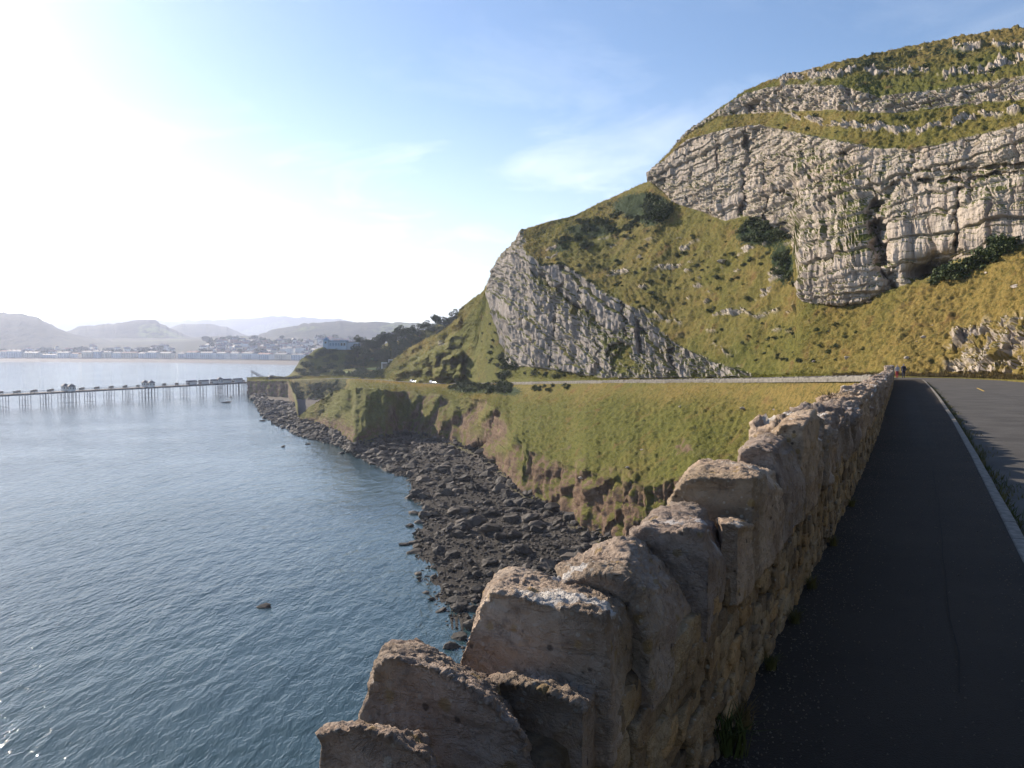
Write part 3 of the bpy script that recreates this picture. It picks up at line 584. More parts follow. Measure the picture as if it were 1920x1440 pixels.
# ------------------------------------------------------------------ far shore, plain and hills
def polar(name, xs, lines, rows, material, jag=0, jscale=60, label=None):
    S = []
    for pts in lines:
        a = np.array(pts, float); py = np.interp(xs, a[:, 0], a[:, 1]); Y = np.interp(xs, a[:, 0], a[:, 2]); S.append((Y, EYE + Y * kz(py)))
    S = np.array(S); v = np.concatenate([np.arange(n) / n + i for i, n in enumerate(rows)] + [[len(rows)]])
    i = np.minimum(v.astype(int), len(rows) - 1); f = (v - i)[:, None]
    Y = S[i, 0] * (1 - f) + S[i + 1, 0] * f; Z = S[i, 1] * (1 - f) + S[i + 1, 1] * f
    Q = at(np.repeat(xs[None], len(v), 0), kinv((Z - EYE) / Y), Y)
    if jag: Q[..., 2] += jag * fbm(Q / jscale, 4, .6) * np.clip(np.minimum(v, len(rows) - v), 0, 1)[:, None]
    o = obj(name, mesh_np(name, Q.reshape(-1, 3), grid_faces(len(v), len(xs))[:, ::-1]), material); tag(o, kind='structure', label=label)
    return o, Q, v
shore = [(-700, 678), (0, 678), (250, 679), (400, 681), (540, 684), (700, 687), (1000, 692)]
sh_px = np.array([q[0] for q in shore], float); sh_Y = Yz([q[1] for q in shore], 0)
fx = np.linspace(-700, 1000, 120)
def shl(dYs, z): return [(px, kinv((z - EYE) / (Y + dYs)), Y + dYs) for px, Y in zip(sh_px, sh_Y)]
polar('beach', fx, [shl(-25, -1.2), shl(0, .05), shl(150, 4.6), shl(151, 5.2)], [1, 6, 1], M['sand'], label='long shingle beach along the far side of the bay')
_, FL, fvv = polar('town_plain', fx, [shl(150.5, 3.4), shl(152, 5.4), shl(330, 5.6), [(-700, 652, 2500), (0, 652, 2500), (200, 648, 2500), (400, 640, 2450), (550, 636, 2400), (1000, 640, 2300)],
      [(-700, 634, 3300), (0, 634, 3300), (200, 633, 3300), (350, 633, 3300), (450, 629, 3200), (1000, 634, 3100)], [(-700, 637, 6900), (1000, 637, 6900)]], [1, 5, 12, 10, 6], M['far'], 2.0, 90, 'hazy green coastal plain behind the seafront town')
def hill(name, Y0, D, pts, label, jag):
    xs = np.linspace(pts[0][0], pts[-1][0], 160); a = np.array(pts, float)
    cr_ = np.interp(xs, a[:, 0], a[:, 1]); zc = EYE + Y0 * kz(cr_); zc = zc + jag * fbm(np.stack([xs / 14, 0 * xs, 0 * xs + Y0], -1), 4, .6)
    v = np.linspace(-1, 1, 34)[:, None]; prof = np.cos(v * math.pi / 2) ** 1.15
    Y = Y0 + v * D + 0 * xs; Z = 18 + (zc - 18) * prof
    Q = at(np.repeat(xs[None], 34, 0), kinv((Z - EYE) / Y), Y); Q[..., 2] += jag * 1.5 * fbm(Q / (Y0 / 30), 4, .6) * prof
    tag(obj(name, mesh_np(name, Q.reshape(-1, 3), grid_faces(34, 160)[:, ::-1]), M['far']), kind='structure', label=label)
hill('hill', 2850, 520, [(-700, 640), (-400, 604), (-100, 590), (0, 587), (40, 588), (70, 595), (95, 609), (120, 621), (150, 631), (200, 641), (260, 650)], 'hazy wooded hill at the left end of the bay', 4)
hill('hill', 3500, 420, [(90, 640), (120, 624), (145, 613), (200, 608), (235, 604), (262, 600), (290, 601), (315, 612), (335, 622), (360, 632), (400, 645)], 'rounded hazy hill in the middle of the far shore', 4)
hill('hill', 4700, 500, [(290, 640), (315, 616), (332, 609), (365, 607), (400, 608), (425, 614), (445, 622), (480, 636)], 'pale rounded hill behind the town rooftops', 4)
hill('hill', 3150, 500, [(420, 645), (480, 628), (505, 621), (540, 613), (590, 606), (640, 604), (700, 604), (760, 606), (850, 606), (950, 610), (1050, 625)], 'long flat-topped blue-grey ridge behind the white pavilion', 4)
hill('hill', 7600, 800, [(-700, 610), (-200, 604), (90, 603), (130, 595), (200, 597), (300, 601), (400, 600), (470, 595), (530, 593), (600, 598), (700, 606), (1100, 615)], 'faint mountains on the hazy horizon', 10)

# ------------------------------------------------------------------ wooded valley beyond the lower crag
vx = np.linspace(500, 960, 120)
_, HV, hvv = polar('wooded_valley', vx, [[(500, 745, 606), (540, 716, 604), (600, 716, 566), (640, 714, 545), (700, 716, 500), (800, 730, 480), (960, 730, 480)],
     [(500, 735, 612), (540, 706, 616), (600, 704, 596), (640, 702, 590), (700, 704, 560), (800, 705, 540), (960, 705, 540)],
     [(500, 730, 620), (540, 704, 626), (570, 694, 622), (620, 691, 622), (690, 690, 625), (740, 690, 600), (800, 690, 590), (960, 690, 580)],
     [(500, 725, 626), (545, 702, 632), (565, 672, 640), (590, 655, 646), (610, 648, 650), (640, 647, 652), (680, 655, 660), (740, 640, 660), (800, 618, 640), (862, 594, 610), (960, 560, 600)],
     [(500, 728, 660), (545, 706, 690), (565, 690, 700), (600, 672, 720), (680, 668, 740), (740, 655, 760), (800, 640, 760), (960, 590, 760)]], [4, 8, 12, 4], M['land'], 1.2, 14, 'wooded public garden valley behind the headland road')
hvm = bpy.data.objects['wooded_valley'].data
for k, val in (('gold', .2), ('shrub', .35)):
    hvm.attributes.new(k, 'FLOAT', 'POINT').data.foreach_set('value', np.full(len(hvm.vertices), val, np.float32))
def hv_at(px, v):
    j = int(np.clip(np.searchsorted(vx, px), 0, len(vx) - 1)); i = int(np.argmin(np.abs(hvv - v))); return HV[i, j]

# ------------------------------------------------------------------ the drive: road, footway, kerb, near slope (s along the wall, t to its right)
OX, OY, DX, DY_ = .76, 3.0, .462, .887
def st(s, t): s = np.asarray(s, float); t = np.asarray(t, float); return OX + DX * s + DY_ * t, OY + DY_ * s - DX * t
def zpath(Y): return 38.3 - .025 * np.asarray(Y, float)
def tw(s): return np.interp(s, [-30, 0, 6, 12, 20, 30, 45, 60, 75, 95], [-.06, -.06, -.07, -.15, -.32, -.60, -.98, -1.36, -1.82, -2.6])
def tk(s): return np.interp(s, [-30, 14, 24, 43, 60, 84, 100], [1.55, 1.55, 1.51, 1.33, 1.1, .68, .2])
def stz(s, t, dz=0): x, y = st(s, t); return np.stack([x + 0 * dz, y, zpath(y) + dz], -1)
def ribbon(name, L, Rr, material, n=3):
    L = np.asarray(L); Rr = np.asarray(Rr); f = np.linspace(0, 1, n)[None, :, None]
    Q = L[:, None] * (1 - f) + Rr[:, None] * f
    return obj(name, mesh_np(name, Q.reshape(-1, 3), grid_faces(len(L), n)[:, ::-1]), material)
def resample(pts, n):
    pts = np.asarray(pts, float); d = np.concatenate([[0], np.cumsum(np.linalg.norm(np.diff(pts, axis=0), axis=1))]); q = np.linspace(0, d[-1], n)
    return np.stack([np.interp(q, d, pts[:, k]) for k in range(3)], 1)
xs_far = np.array([1640, 1600, 1550, 1500, 1450, 1400, 1300, 1200, 1100, 1000, 950, 900, 850, 800, 760, 720, 680, 640, 600])
ro = at(xs_far, *Lr(xs_far)); ri = at(xs_far, *Li(xs_far)); ro[:, 2] += .06; ri[:, 2] += .06
sN = np.linspace(-25, 88, 60)
left = np.concatenate([stz(sN, tk(sN) + .06, -.11), [[46.3, 96.5, 35.85]], ro])
right = np.concatenate([stz(np.linspace(-25, 86, 50), 9.7, -.11), [[53.4, 88, 36.03], [54.2, 95, 35.9], [53.6, 102, 35.75], [52.6, 108, 35.7]], ri])
# match the two edges near the bend by splitting there
kl, kr = 60, 50
road = ribbon('road', np.concatenate([resample(left[:kl], 90), resample(left[kl - 1:kl + 4], 14)[1:], resample(left[kl + 3:], 70)[1:]]),
              np.concatenate([resample(right[:kr], 90), resample(right[kr - 1:kr + 7], 14)[1:], resample(right[kr + 6:], 70)[1:]]), M['road'], 5)
tag(road, kind='structure', label='grey asphalt road curving away round the headland')
sF = np.linspace(-25, 96, 80)
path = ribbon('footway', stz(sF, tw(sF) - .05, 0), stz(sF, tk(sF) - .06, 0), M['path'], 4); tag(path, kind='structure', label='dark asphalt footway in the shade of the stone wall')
sP = np.linspace(15, 44, 24); wob = .04 * np.sin(sP * 1.7)
pt = ribbon('footway_patch', stz(sP, tw(sP) + .72 + wob, .004), stz(sP, tw(sP) + 1.16 + wob * .6, .004), M['patch'], 3); tag(pt, kind='structure', label='paler relaid strip in the footway')
m = asphalt('tar_joint', (.012, .011, .010), 0); M['tar'] = m
for k_, (a0, a1, t0, lb) in enumerate(((1.6, 60, .93, 'long tarred joint running down the middle of the footway'),)):
    sJ = np.linspace(a0, a1, 90); wb = (.02 + .02 * k_) * perlin(np.stack([sJ * .7, 0 * sJ, 0 * sJ + 5 * k_], -1)) * 2
    tag(ribbon('footway_joint', stz(sJ, tw(sJ) * .6 + t0 + wb, .008), stz(sJ, tw(sJ) * .6 + t0 + wb + .004 + .008 * np.clip(perlin(np.stack([sJ * 1.7, 0 * sJ, 0 * sJ + 9], -1)) + .3, 0, 1), .008), M['tar'], 2), kind='structure', label=lb)
ky = tag(empty('kerb', tuple(stz(0, 1.55))), kind='structure', label='line of pale concrete kerb stones beside the footway')
kinvm = Matrix.Translation(-Vector(ky.location))
mb = MB(); mb.box(-.45, .45, -.06, .06, -.18, .0); kme = mb.mesh('kerb_stone')
bm = bmesh.new(); bm.from_mesh(kme); bmesh.ops.bevel(bm, geom=[e for e in bm.edges], offset=.012, segments=1, affect='EDGES'); bm.to_mesh(kme); bm.free(); kme.materials.append(M['kerb'])
s_ = -4.0; kr_ = np.random.default_rng(3)
while s_ < 92:
    a = stz(s_ + .455, tk(s_ + .455), .012 + kr_.uniform(-.006, .006)); a2 = stz(s_ + .9, tk(s_ + .9), .0)
    k = obj('kerb_stone', kme, None, ky); k.location = Vector(a) - Vector(ky.location)
    dv_ = Vector(stz(s_ + .9, tk(s_ + .9)) - stz(s_, tk(s_))).normalized(); k.rotation_euler = (0, -math.asin(dv_.z), math.atan2(dv_.y, dv_.x) + kr_.uniform(-.006, .006)); s_ += .91
# near ground: slope to the sea on the left, bank on the right
tt = np.array([-70, -60, -50, -46, -40, -34, -31, -28, -24, -20, -16, -12, -8, -5, -3, -1.5, -.55, -.3, 0, 3, 7, 9.6, 10.4, 12, 16, 22, 30, 40, 55])
dz = np.array([-44, -43.5, -40.5, -38.6, -37, -35, -30, -25, -21.5, -17.5, -13.8, -10.2, -6.6, -4, -2.4, -1.1, -.35, -.3, -.3, -.3, -.3, -.3, -.1, .7, 3, 6.5, 11, 17, 25])
sg = np.linspace(-30, 84, 150); tg = np.interp(np.linspace(0, len(tt) - 1, 130), np.arange(len(tt)), tt); dg_ = np.interp(tg, tt, dz)
SG, TG = np.meshgrid(sg, tg, indexing='ij'); tw_off = np.where(TG < 0, tw(SG), 0) * np.clip(1 + TG / 40, 0, 1)
sq = np.where(TG > 9.7, np.minimum(SG, 84 - .9 * (TG - 9.7)), SG)
NX, NY = st(sq, TG + tw_off); NZ = zpath(NY) + np.repeat(dg_[None], len(sg), 0)
flat = np.clip((np.abs(TG - 4.5) - 5.6) / 3, 0, 1)
NP = np.stack([NX, NY, NZ], -1); NP[..., 2] += flat * (.5 * fbm(NP / 6, 3) + .2 * fbm(NP / 1.6, 3))
NPv = NP
nb = obj('roadside_bank', mesh_np('roadside_bank', NP.reshape(-1, 3), grid_faces(len(sg), 130), True,
     dict(gold=.3 + .3 * (TG > 0), clay=sstep(-35, -33, TG) * (1 - sstep(-29, -27, TG)), beach=1 - sstep(-36, -34, TG), rock=0 * TG, shrub=0 * TG, ledge=0 * TG, shingle=0 * TG)), M['land'])
tag(nb, kind='structure', label='grassy bank carrying the road above the sea')

# ------------------------------------------------------------------ stone shapes
def hull_mesh(pts):
    bm = bmesh.new()
    for p_ in pts: bm.verts.new(p_)
    r = bmesh.ops.convex_hull(bm, input=bm.verts); 
    bmesh.ops.delete(bm, geom=list({v for v in r['geom_interior'] + r['geom_unused'] if isinstance(v, bmesh.types.BMVert)}), context='VERTS')
    bmesh.ops.recalc_face_normals(bm, faces=bm.faces)
    me = bpy.data.meshes.new('hull'); bm.to_mesh(me); bm.free(); return me
def remesh(me, vox, sm=2):
    o = bpy.data.objects.new('tmp', me); C.objects.link(o)
    md = o.modifiers.new('r', 'REMESH'); md.mode = 'VOXEL'; md.voxel_size = vox
    ms = o.modifiers.new('s', 'SMOOTH'); ms.iterations = sm; ms.factor = .5
    dg = bpy.context.evaluated_depsgraph_get(); out = bpy.data.meshes.new_from_object(o.evaluated_get(dg))
    bpy.data.objects.remove(o); bpy.data.meshes.remove(me); return out
def roughen(me, amp, scale, seed, crack=1.0, pit=.5):
    n = len(me.vertices); co = np.empty(n * 3, np.float32); me.vertices.foreach_get('co', co); co = co.reshape(-1, 3)
    no = np.empty(n * 3, np.float32); me.vertex_normals.foreach_get('vector', no); no = no.reshape(-1, 3)
    p_ = co / scale + seed * 7.7
    h = fbm(p_, 5, .5)
    lay = p_ @ np.array([.25, .2, 1.0]); h2 = fbm(np.stack([p_[:, 0] * .5, p_[:, 1] * .5, lay * 2.6], -1), 4, .6)
    rd = fbm(p_ * .8 + 5, 4, .5, True); stp = np.round(perlin(p_ * 1.1 + 3) * 4) / 4
    up_ = sstep(.15, .75, no[:, 2])
    d = amp * (h * .35 + .22 * h2 + .55 * stp - crack * .35 * np.clip(rd - .75, 0, 1)) + amp * pit * up_ * (fbm(p_ * 4.2, 5, .72, True) * .7 + .5 * np.round(h2 * 4) / 4)
    co = co + no * d[:, None]
    me.vertices.foreach_set('co', co.astype(np.float32).ravel()); me.polygons.foreach_set('use_smooth', np.ones(len(me.polygons), bool)); me.update(); return me
def block_points(rg, lx, ly, lz, cut=.28):
    pts = []
    for sx_ in (-1, 1):
        for sy in (-1, 1):
            for sz in (-1, 1):
                c = np.array([sx_ * lx / 2, sy * ly / 2, sz * lz / 2])
                for k in range(3):
                    q = c.copy(); q[k] *= 1 - rg.uniform(.05, cut) * 2; q *= rg.uniform(.9, 1.0, 3); pts.append(q)
    return pts

# ------------------------------------------------------------------ the roadside wall
wall = tag(empty('stone_wall', tuple(stz(0, -.3, 0))), 'rough limestone wall with jagged coping stones between footway and sea', 'wall')
wo_ = Vector(wall.location)
def wchild(name, me, m_=None, world=True):
    o = obj(name, me, m_, wall)
    if world: o.matrix_parent_inverse = Matrix.Translation(-wo_)
    return o
# core with a mortar face
sC = np.concatenate([np.arange(-8, -2, .3), np.arange(-2, 12, .03), np.arange(12, 30, .12), np.arange(30, 90.1, .5)])
prof = [(-.56, -.9), (-.53, .3), (-.50, .70), (-.25, .74), (-.07, .72)] + [(-.045 + .01 * (k / 12), .70 - .74 * k / 12) for k in range(13)] + [(-.03, -.2)]
prof = np.array(prof); SS, TT = np.meshgrid(sC, prof[:, 0], indexing='ij'); HH = np.repeat(prof[None, :, 1], len(sC), 0)
X1, Y1 = st(SS, TT + tw(SS)); CPt = np.stack([X1, Y1, zpath(Y1) + HH], -1)
bumpy = .03 * fbm(CPt / .16, 4, .6) + .03 * fbm(CPt / .6, 2); CPt[..., 0] += DY_ * bumpy; CPt[..., 1] -= DX * bumpy
wchild('wall_core', mesh_np('wall_core', CPt.reshape(-1, 3), grid_faces(len(sC), len(prof))), M['mortar'])
# hero coping stones: front outline, back outline (photo positions on planes across the wall)
def on_s(px, py, s):
    px = np.asarray(px, float); y = (720 - np.asarray(py, float)) / FPX; r = np.stack([(px - 960) / FPX, CP + y * SP, y * CP - SP], -1)
    l = (s + OX * DX + OY * DY_) / (r[..., 0] * DX + r[..., 1] * DY_); return r * l[..., None] + np.array([0, 0, EYE])
heroes = [
 (-1.80, [(592, 1400), (596, 1384), (619, 1370), (669, 1366), (715, 1380), (761, 1400), (796, 1420), (830, 1470), (830, 1640), (600, 1640)], -1.55, [(655, 1372), (720, 1372), (780, 1400), (800, 1500)], .016),
 (-1.48, [(671, 1362), (680, 1332), (690, 1293), (703, 1266), (728, 1236), (790, 1245), (877, 1290), (935, 1340), (988, 1390), (1020, 1440), (1040, 1580), (660, 1600)], -1.08, [(713, 1236), (730, 1213), (746, 1210), (780, 1213), (811, 1228), (846, 1247), (908, 1276), (935, 1316), (1000, 1400)], .014),
 (-1.16, [(915, 1280), (960, 1300), (1040, 1310), (1095, 1335), (1092, 1380), (1062, 1440), (1062, 1600), (880, 1560)], -.95, [(930, 1272), (1004, 1270), (1110, 1300), (1125, 1345), (1130, 1440)], .013),
 (-.98, [(856, 1247), (865, 1220), (888, 1185), (896, 1147), (921, 1112), (965, 1122), (1035, 1146), (1118, 1160), (1135, 1178), (1145, 1247), (1135, 1300), (1062, 1285), (965, 1278), (888, 1266)], -.52, [(925, 1108), (950, 1078), (973, 1074), (1012, 1084), (1077, 1100), (1120, 1116), (1170, 1131), (1190, 1180), (1185, 1290), (1000, 1260)], .014),
 (-.60, [(1060, 1098), (1110, 1085), (1160, 1090), (1190, 1120), (1215, 1200), (1225, 1330), (1120, 1330), (1080, 1200)], .12, [(1046, 1072), (1070, 1052), (1127, 1022), (1188, 1013), (1235, 1050), (1277, 1097), (1298, 1150), (1300, 1215)], .014),
 (.10, [(1190, 1012), (1206, 997), (1259, 999), (1316, 1004), (1333, 1050), (1325, 1120), (1322, 1150), (1301, 1155), (1262, 1085)], .92, [(1180, 1005), (1203, 990), (1226, 968), (1236, 960), (1259, 952), (1285, 950), (1304, 952), (1318, 962), (1345, 1005), (1368, 1066)], .013),
 (.66, [(1351, 983), (1391, 991), (1404, 1031), (1402, 1071), (1367, 1078), (1345, 1040)], .98, [(1345, 978), (1380, 975), (1412, 990), (1425, 1050)], .012),
 (1.00, [(1249, 952), (1267, 925), (1291, 904), (1344, 902), (1426, 899), (1436, 926), (1425, 987), (1420, 1031), (1407, 1050), (1394, 990), (1351, 978), (1320, 965)], 1.98, [(1280, 905), (1293, 886), (1317, 866), (1357, 863), (1390, 866), (1449, 888), (1470, 930), (1472, 980)], .014),
 (1.95, [(1384, 868), (1390, 850), (1410, 838), (1446, 846), (1456, 870), (1478, 915), (1500, 960), (1475, 965), (1420, 900)], 3.0, [(1388, 851), (1409, 827), (1444, 816), (1470, 822), (1500, 860), (1520, 905), (1515, 930)], .015),
 (2.85, [(1444, 826), (1467, 800), (1490, 795), (1520, 800), (1545, 820), (1553, 860), (1545, 888), (1500, 870)], 3.75, [(1450, 812), (1470, 789), (1502, 776), (1525, 772), (1548, 790), (1568, 830), (1572, 860)], .017),
]
for k, (sf, fr, sb, bk, vox) in enumerate(heroes):
    a = np.array(fr, float); b2 = np.array(bk, float)
    pts = np.concatenate([on_s(a[:, 0], a[:, 1], sf), on_s(b2[:, 0], b2[:, 1], sb)])
    ss = (pts[:, 0] - OX) * DX + (pts[:, 1] - OY) * DY_; ts = (pts[:, 0] - OX) * DY_ - (pts[:, 1] - OY) * DX
    tc_ = np.clip(ts, tw(ss) - .66, tw(ss) + .035); pts[:, 0] += DY_ * (tc_ - ts); pts[:, 1] -= DX * (tc_ - ts)      # keep within the thickness of the wall
    low_ = pts.copy(); base = zpath(pts[:, 1]) + .58; pts = np.concatenate([pts, np.stack([low_[:, 0], low_[:, 1], np.minimum(base, low_[:, 2])], -1)])
    cen = pts.mean(0); me = roughen(remesh(hull_mesh(pts - cen), vox * (.56 if k < 5 else .9), 1), .030, .30, k + 1.0)
    o = wchild('coping_stone', me, M['cope']); o.location = cen
# further coping stones: varied blocks copied along the wall
cr2_ = np.random.default_rng(21); cvar = []
for k in range(9):
    me = roughen(remesh(hull_mesh(block_points(cr2_, .44, .58, .44, .42)), .022, 1), .05, .26, 20 + k, 1.2, .8); me.materials.append(M['cope']); cvar.append(me)
s_ = -6.0; k = 0
while s_ < 90:
    if -3.9 < s_ < 3.6: s_ = 3.75
    big = 1.0 + (.35 if 62 < s_ < 76 else 0)
    ln = cr2_.uniform(.72, 1.45); hh = cr2_.uniform(.88, 1.3) * big
    o = wchild('coping_stone', cvar[k % 9], None); x, y = st(s_ + .21 * ln, tw(s_) - .27 - (.05 if big > 1 else 0))
    o.location = (x, y, float(zpath(y)) + .60 + .21 * hh + cr2_.uniform(-.03, .03) + (.12 if big > 1 else 0))
    o.scale = (ln, cr2_.uniform(.92, 1.12), hh); o.rotation_euler = (cr2_.normal(0, .08), cr2_.normal(-.1, .24), math.atan2(DY_, DX) + cr2_.normal(0, .12) + (math.pi if cr2_.random() < .5 else 0))
    s_ += .33 * ln; k += 1
# rubble of the inner face: the near stones one by one, the rest joined
fr_ = np.random.default_rng(8); fvar = []
for k in range(12):
    me = roughen(remesh(hull_mesh(block_points(fr_, 1, 1, 1, .34)), .075, 1), .10, .7, 60 + k, 1.0, .2); me.materials.append(M['face']); fvar.append(me)
far_v = []; far_f = []; far_t = []; nst = 0
lowp = [np.array(block_points(fr_, 1, 1, 1, .3)) for _ in range(6)]
lows = []
for q in lowp:
    hm = hull_mesh(q); hm2 = bmesh.new(); hm2.from_mesh(hm); bmesh.ops.triangulate(hm2, faces=hm2.faces)
    lows.append((np.array([v.co[:] for v in hm2.verts]), np.array([[v.index for v in f.verts] for f in hm2.faces]))); hm2.free(); bpy.data.meshes.remove(hm)
ang = math.atan2(DY_, DX); h_ = -.05; rows_h = []
while h_ < .70: d_ = fr_.uniform(.055, .115); rows_h.append((h_, d_)); h_ += d_
items = []
for h0, hd in rows_h:
    s_ = -2.1 + fr_.uniform(0, .3)
    while s_ < 90:
        ln = fr_.uniform(.09, .30) * (1 if s_ < 25 else 1.5); items.append((s_ + ln / 2, h0 + hd / 2 + fr_.normal(0, .014), ln * .96, hd * fr_.uniform(.85, 1.15))); s_ += ln
items.sort()
items = [q for q in items if q[0] > -1.0]; near_items = items[:290]; nset = set(map(id, near_items))
for q in items:
    s0, h0, ln, hd = q; tcen = float(tw(s0)) - .046 + fr_.uniform(-.014, .016); x, y = st(s0, tcen); z = float(zpath(y)) + h0; rz = ang + fr_.normal(0, .05); tilt = fr_.normal(0, .10)
    dep = fr_.uniform(.075, .11)
    if id(q) in nset:
        o = wchild('face_stone', fvar[nst % 12]); nst += 1; o.location = (x, y, z); o.scale = (ln * 1.06, dep, hd * 1.06); o.rotation_euler = (0, tilt, rz)
    else:
        v, f = lows[int(fr_.integers(6))]; mtx = Matrix.Translation((x, y, z)) @ Matrix.Rotation(rz, 4, 'Z') @ Matrix.Rotation(tilt, 4, 'Y') @ Matrix.Diagonal((ln * 1.05, dep, hd * 1.05, 1))
        mm = np.array(mtx); b0 = sum(len(a) for a in far_v); far_t.append(np.full(len(v), fr_.random())); far_v.append(v @ mm[:3, :3].T + mm[:3, 3]); far_f.append(f + b0)
o = wchild('face_rubble', mesh_np('face_rubble', np.concatenate(far_v), np.concatenate(far_f), False, dict(tone=np.concatenate(far_t))), M['face']); o['kind'] = 'stuff'

# far boundary wall and retaining wall along the outer edge of the road
bx = np.concatenate([np.arange(962, 1640, 1.1)]); bo = at(bx, *Lr(bx)); bo[:, 2] = bo[:, 2]
tn = np.gradient(bo, axis=0); tn[:, 2] = 0; tn /= np.linalg.norm(tn, axis=1)[:, None]; rt = np.stack([tn[:, 1], -tn[:, 0], 0 * bx], -1)
rt = np.where((rt @ np.array([-1., -.2, 0]) > 0)[:, None], rt, -rt)
dep_ = 3.9 * np.exp(-((bx - 1105) / 62) ** 2) + .5
topz = .16 + .22 * np.abs(fbm(np.stack([bo[:, 0] / .8, bo[:, 1] / .8, 0 * bx], -1), 3)) * 2
pr = [(.25, None), (.22, .6), (.18, 1.0), (-.20, 1.0), (-.22, .0), (-.3, -.4)]
Q = []
for off, hh in pr: Q.append(bo + rt * (off + .3) + np.stack([0 * bx, 0 * bx, -dep_ if hh is None else (topz * hh if hh > 0 else 0 * bx + hh)], -1))
Q.insert(1, Q[0] * .45 + Q[1] * .55); Q.insert(1, Q[0] * .5 + Q[1] * .5)
Q = np.stack(Q); Q += rt[None] * (.07 * fbm(Q / .7, 3))[..., None]
bw = tag(empty('boundary_wall', tuple(bo[len(bo) // 2])), 'low pale stone wall along the far stretch of road below the crag', 'wall')
o = obj('masonry', mesh_np('masonry', Q.reshape(-1, 3), grid_faces(len(Q), len(bx))), None, bw); o.matrix_parent_inverse = Matrix.Translation(-Vector(bw.location))
m, t, b = mat('far_masonry'); g = G(t); p = g.pos(); vo = g.voro(2.2, g.map(p, (1, 1, 2)), out=1); n = g.noise(1.4, 5, .65, p)
g.link(g.ramp(n, [(.3, (.12, .105, .09)), (.6, (.25, .225, .19)), (.8, (.34, .31, .27))]), b.inputs['Base Color']); b.inputs['Roughness'].default_value = .95
g.link(g.bump(g.voro(2.2, g.map(p, (1, 1, 2))), .6, .1), b.inputs['Normal']); o.data.materials.append(m); M['farmasonry'] = m

# ------------------------------------------------------------------ boulders of the shore
def ico(sub, seed, amp=.35, flatz=.7):
    bm = bmesh.new(); bmesh.ops.create_icosphere(bm, subdivisions=sub, radius=.5)
    v = np.array([q.co[:] for q in bm.verts]); f = np.array([[x.index for x in q.verts] for q in bm.faces]); bm.free()
    n_ = v / np.linalg.norm(v, axis=1)[:, None]
    rg = np.random.default_rng(seed)
    for _ in range(7):                               # plane cuts give faceted boulders
        a = rg.normal(size=3); a /= np.linalg.norm(a); dd = rg.uniform(.26, .42); pr_ = v @ a; v = v - np.maximum(pr_ - dd, 0)[:, None] * a
    v = v * (1 + amp * .5 * fbm(n_ * 1.4 + seed, 3)[:, None]); v[:, 2] *= flatz
    v[:, 0] *= rg.uniform(1.0, 1.5)
    return v, f
bvar = [ico(3, 100 + k) for k in range(8)]; bmesh_ = []
for v, f in bvar:
    me = mesh_np('boulder', v, f, False); me.materials.append(M['boulder']); bmesh_.append(me)
bvar1 = [ico(1, 200 + k, .5) for k in range(10)]
rb = np.random.default_rng(4); spots = []
beach_rows = np.where((vv > .93) & (vv < 2.06))[0]
vis_cols = np.where((cols > 478) & (cols < 1260))[0]
cell = []
for j in vis_cols:
    for i in beach_rows[::1]:
        cell.append((i, j))
cell = np.array(cell)
PB = P[cell[:, 0], cell[:, 1]]
area_px = np.ones(len(cell))
pick = rb.choice(len(cell), 13000, replace=False)
vals = []
for q in pick:
    i, j = cell[q]; pt = P[i, j]
    if pt[2] < -.8: continue
    dist = pt[1]
    sz = (.42 + dist / 460) * (rb.pareto(2.1) * .6 + .55)
    vq = vv[i]
    if vq > 1.8 and rb.random() < .5: sz *= .7
    if 500 < cols[j] < 600 and PY[i, j] < 752: continue
    vals.append((min(sz, 4.2), pt[0] + rb.normal(0, .3), pt[1] + rb.normal(0, .5), pt[2], cols[j], PY[i, j]))
vals.sort(key=lambda q: -q[0] / q[2])
cnt = 0
def boulder(loc, size, label, group=None, squash=1.0, rz=None, var=None, cat='boulder', name='boulder', mat_=None):
    o = obj(name, bmesh_[int(rb.integers(8)) if var is None else var]); o.location = loc
    o.scale = (size, size * rb.uniform(.75, 1), size * rb.uniform(.7, 1) * squash); o.rotation_euler = (rb.normal(0, .2), rb.normal(0, .2), rb.uniform(0, 6.3) if rz is None else rz)
    tag(o, label, cat, group)
    if mat_: o.data = o.data.copy(); o.data.materials.clear(); o.data.materials.append(mat_)
    return o
for q in vals[:280]:
    zn = 'near end of the boulder beach' if q[5] > 1000 else 'middle of the boulder beach' if q[5] > 880 else 'shore below the bays of the clay cliff' if q[4] > 700 else 'shore below the dark promontory' if q[4] > 590 else 'rock shelf near the pier'
    szn = 'large' if q[0] > 2.2 else 'middling' if q[0] > 1.4 else 'small'
    boulder((q[1], q[2], q[3] + .1 * q[0]), q[0], f'{szn} dark boulder on the {zn}', f'{szn} boulders on the {zn}')
V_ = []; F_ = []; b0 = 0; TN = []
for q in vals[280:]:
    v, f = bvar1[int(rb.integers(10))]; a, b2 = rb.uniform(0, 6.28), rb.normal(0, .3); ca, sa = math.cos(a), math.sin(a); cb_, sb_ = math.cos(b2), math.sin(b2)
    m_ = np.array([[ca, -sa, 0], [sa, ca, 0], [0, 0, 1]]) @ np.array([[1, 0, 0], [0, cb_, -sb_], [0, sb_, cb_]])
    V_.append((v * q[0]) @ m_.T + np.array([q[1], q[2], q[3] + .08 * q[0]])); F_.append(f + b0); b0 += len(v); TN.append(np.full(len(v), rb.random()))
tag(obj('beach_rubble', mesh_np('beach_rubble', np.concatenate(V_), np.concatenate(F_), False, dict(tone=np.concatenate(TN))), M['boulder']), 'loose dark stones and cobbles covering the foreshore', 'rubble', kind='stuff')
